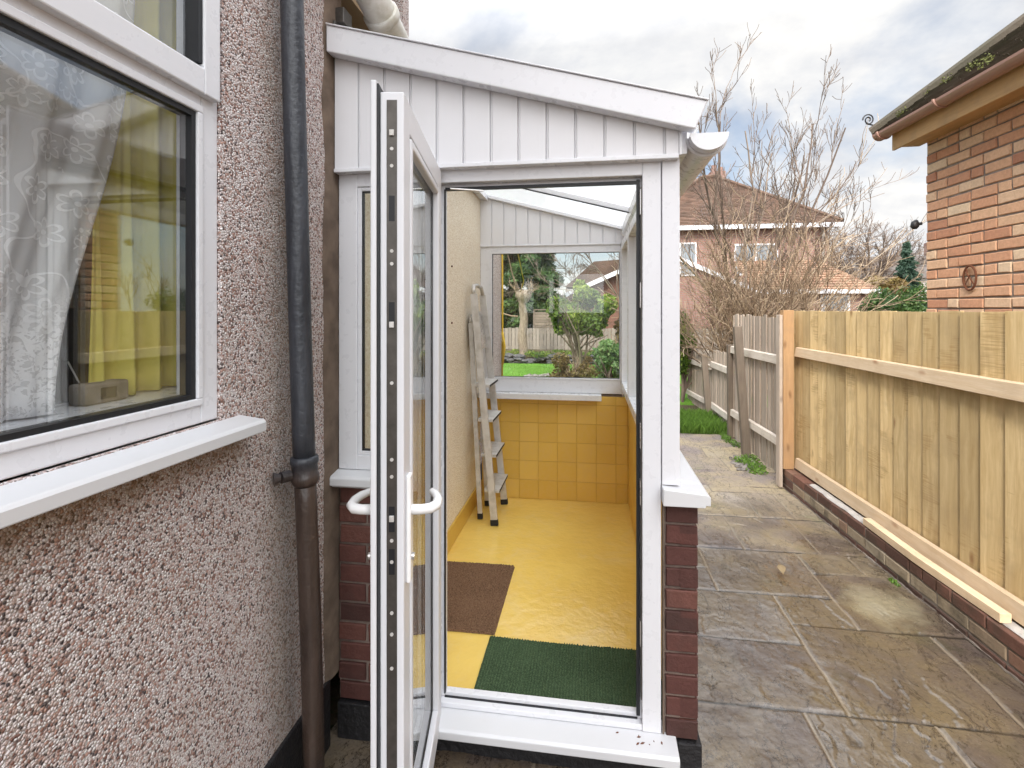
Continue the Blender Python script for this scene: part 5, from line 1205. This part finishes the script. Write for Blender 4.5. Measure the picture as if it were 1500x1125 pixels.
T5.grow((-2.3, 16.5, 2.2), (-.75, 0, 1.6), 2.2, .03, 0, 0, .1, .1, 6, .06, rmin=.01); T5.grow((-2.3, 16.5, 1.45), (-1, 0, .1), 1.1, .03, 1, 3, .3, .0, 5, .1, rmin=.008)
T5.build('shoots', 'twig_tan', pcx)
cf = conifer('conifer_tree', -3.2, 21.0, .6, 11.5, 2.0, 120000, 'leaf_conifer', 'big dark green conifer behind the garden fence', ls=.15, seed=21, taper=.38, droop=-.6)
gf = thing('garden_fence', (-1, 19, 0), 'grey closeboard garden fence behind the lawn', 'fence')
m = MB(); rb = random.Random(8); x = -6.0
while x < 5: zt = 1.0 + rb.uniform(-.02, .02); m.box(x, x + .115, 19.0 + rb.uniform(0, .01), 19.02, .05, zt, rb.random()); x += .13
build('board_panel', m, MT['far_boards'], gf)
m = MB(); m.box(-6, 5, 19.03, 19.08, .8, .88, .5); m.box(-6, 5, 19.03, 19.08, .25, .33, .5); build('rail', m, MT['far_boards'], gf)
tp = thing('slatted_panel', (-1.5, 19.3, 0), 'brown horizontal slatted screen rising above the garden fence', 'screen')
m = MB(); rb = random.Random(8)
for k in range(7): m.box(-2.05, -.95, 19.3, 19.33, .9 + k * .10, .99 + k * .10, rb.random())
build('slats', m, MT['old_post'], tp); m = MB(); m.box(-2.12, -2.05, 19.28, 19.36, 0, 1.65, .3); m.box(-.95, -.88, 19.28, 19.36, 0, 1.65, .3); m.box(-2.12, -.88, 19.27, 19.37, 1.655, 1.69, .3); build('post', m, MT['old_post'], tp)
rw = thing('rockery_wall', (-2, 16.1, 0), 'low dry stone rockery edging behind the lawn', 'wall'); m = MB(); rn = random.Random(15)
for k in range(190): rock(m, (rn.uniform(-5.5, 3), rn.uniform(15.75, 16.1), rn.uniform(0, .28)), [rn.uniform(.10, .24), rn.uniform(.1, .2), rn.uniform(.05, .11)], rn)
build('stones', m, MT['stone_dark'], rw)
m = MB(); m.box(-6, 3.2, 16.05, 19, -.02, .22); tag(build('planting_bed', m, MT['soil'], None, .02), 'raised soil bed behind the rockery', kind='structure')
V, Fc, t = leaves(7000, [(x_, 16.3 + .5 * math.sin(x_ * 5), .28) for x_ in np.linspace(-5, 2.8, 40)], [(.22, .2, .12)] * 40, .03, 41); tag(build_np('ground_cover', V, Fc, MT['leaf_bush'], None, t), 'low green ground cover plants on the raised bed', 'plants', kind='stuff')
m = MB()
for k in range(34): rock(m, (-1.5 + k * .04, 12.45 + .25 * math.sin(k * .12) + rn.uniform(-.08, .08), .05), [rn.uniform(.06, .13), rn.uniform(.06, .1), rn.uniform(.03, .07)], rn)
el = thing('stone_edging', (-.8, 12.5, 0), 'low grey stone edging of the lawn at the bottom of the rear window', 'edging'); build('stones', m, MT['stone_grey'], el)
def bush(name, c, r, ncl, cr, nl, ls, mt, label, seed, stem='twig_grey', cat='bush'):
    t = thing(name, (c[0], c[1], 0), label, cat); cc_, rr_ = clumps(c, r, ncl, cr, seed); V, Fc, tt = leaves(nl, cc_, rr_, ls, seed + 1); build_np('foliage', V, Fc, MT[mt], t, tt)
    m = Twigs(4, seed)
    for k in range(12): m.grow((c[0] + m.r.uniform(-.1, .1), c[1], 0), (m.r.uniform(-.4, .4), m.r.uniform(-.3, .3), 1), c[2] + r[2] * .4, .035, 1, 4, .45, .02, 6, .12, .5, rmin=.006)
    m.build('stems', stem, t); return t
bush('evergreen_bush', (-.22, 13.4, 1.60), (.86, .5, .66), 44, .19, 17000, .055, 'leaf_bush', 'broad green leafy bush over bare stems in the middle of the rear window', 51)
bush('pale_bush', (.42, 9.3, .75), (.36, .3, .38), 16, .14, 4200, .035, 'leaf_pale', 'pale green shrub at the lower right of the rear window', 61)
bush('fern_bush', (-.30, 10.4, .38), (.62, .35, .34), 22, .14, 4200, .03, 'leaf_brown', 'brown dried fern clump in front of the lawn', 71, 'twig_tan')
bush('ivy_mound', (.95, 13.8, .75), (.5, .4, .55), 18, .2, 5000, .04, 'leaf_brown', 'brownish undergrowth at the foot of the bare garden tree', 76, 'twig_tan')
gt2 = thing('bare_tree', (1.5, 14.5, 0), 'pale barked bare tree reaching across the upper right of the rear window', 'tree')
m = Twigs(6, 3); m.line([(1.35, 14.4, 0), (1.2, 14.4, .7), (.95, 14.4, 1.5), (.75, 14.4, 2.0)], [.06, .05, .045, .035], .5); m.build('trunk', 'twig_tan', gt2)
T6 = Twigs(3, 33)
for dx, dz, L in ((-1, .45, 2.4), (-.6, .9, 2.4), (-.1, 1, 2.4), (.5, 1, 2.2), (.9, .6, 2.0), (-1, .1, 1.8), (-.4, .6, 2.2)): T6.grow((.75, 14.4, 2.0), (dx, -.1, dz), L, .022, 3, 6, .5, .03, 6, .13, .5, rmin=.005)
T6.build('crown', 'twig_grey', gt2)
rh = thing('brick_bungalow', (2, 25, 0), 'brown roofed bungalow with white sloping bargeboards beyond the back garden', 'house')
m = MB(); m.prism_y([(-1.4, 0), (7.4, 0), (7.4, 2.1), (3.0, 4.0), (-1.4, 2.1)], 23, 29); build('wall', m, MT['brick_low'], rh)
m = MB(); tiled_plane(m, (-2.0, 22.6, 1.95), (-2.0, 29.4, 1.95), (3, 29.4, 4.15), (3, 22.6, 4.15), .3, .3, random.Random(3), .05); tiled_plane(m, (8.0, 29.4, 1.95), (8.0, 22.6, 1.95), (3, 22.6, 4.15), (3, 29.4, 4.15), .3, .3, random.Random(3), .05)
m.prism_y([(-1.4, 3.0), (5.0, 3.0), (3.4, 4.6), (.2, 4.4)], 29.5, 33); build('roof', m, MT['roof_brown'], rh)
m = MB(); m.prism_y([(-2.05, 1.78), (3.0, 4.0), (3.0, 4.2), (-2.05, 1.97)], 22.5, 22.58); m.prism_y([(3.001, 4.0), (8.05, 1.78), (8.05, 1.97), (3.001, 4.2)], 22.5, 22.58); build('bargeboard', m, MT['upvc'], rh)
m = MB(); m.tube([(-.962, 5.63, .9), (-.955, 5.62, 1.5), (-.96, 5.63, 2.3), (-.95, 5.63, 2.5)], .010, 8); m.tube([(-.955, 5.61, 1.05), (-.93, 5.60, 1.25), (-.955, 5.61, 1.4)], .014, 8)
tag(build('wall_rope', m, MT['yellow_rope'], None, smooth=True), 'yellow rope hanging on the house corner outside the rear window', 'rope')
m = MB(); m.tube([(-.955, 5.63, 2.35), (-1.2, 8.6, 2.6), (-1.6, 12.5, 2.35), (-2.2, 16.4, 2.25)], .012, 6)
tag(build('washing_line', m, MT['yellow_rope'], None, smooth=True), 'thin yellow line running from the house corner to the pollarded trunk', 'line')
# distant belt of trees so the horizon is closed
bl = Twigs(3, 71)
for k in range(60):
    a = R(-60 + k * 2.2); d_ = 60 + bl.r.uniform(-6, 6); bl.grow((d_ * math.sin(a), d_ * math.cos(a), 0), (0, 0, 1), bl.r.uniform(3, 5), .12, 2, 7, .5, .0, 5, .1, .6, rmin=.02)
tag(bl.build('distant_trees', 'twig_grey'), 'hazy belt of bare trees along the horizon', 'trees', kind='stuff')
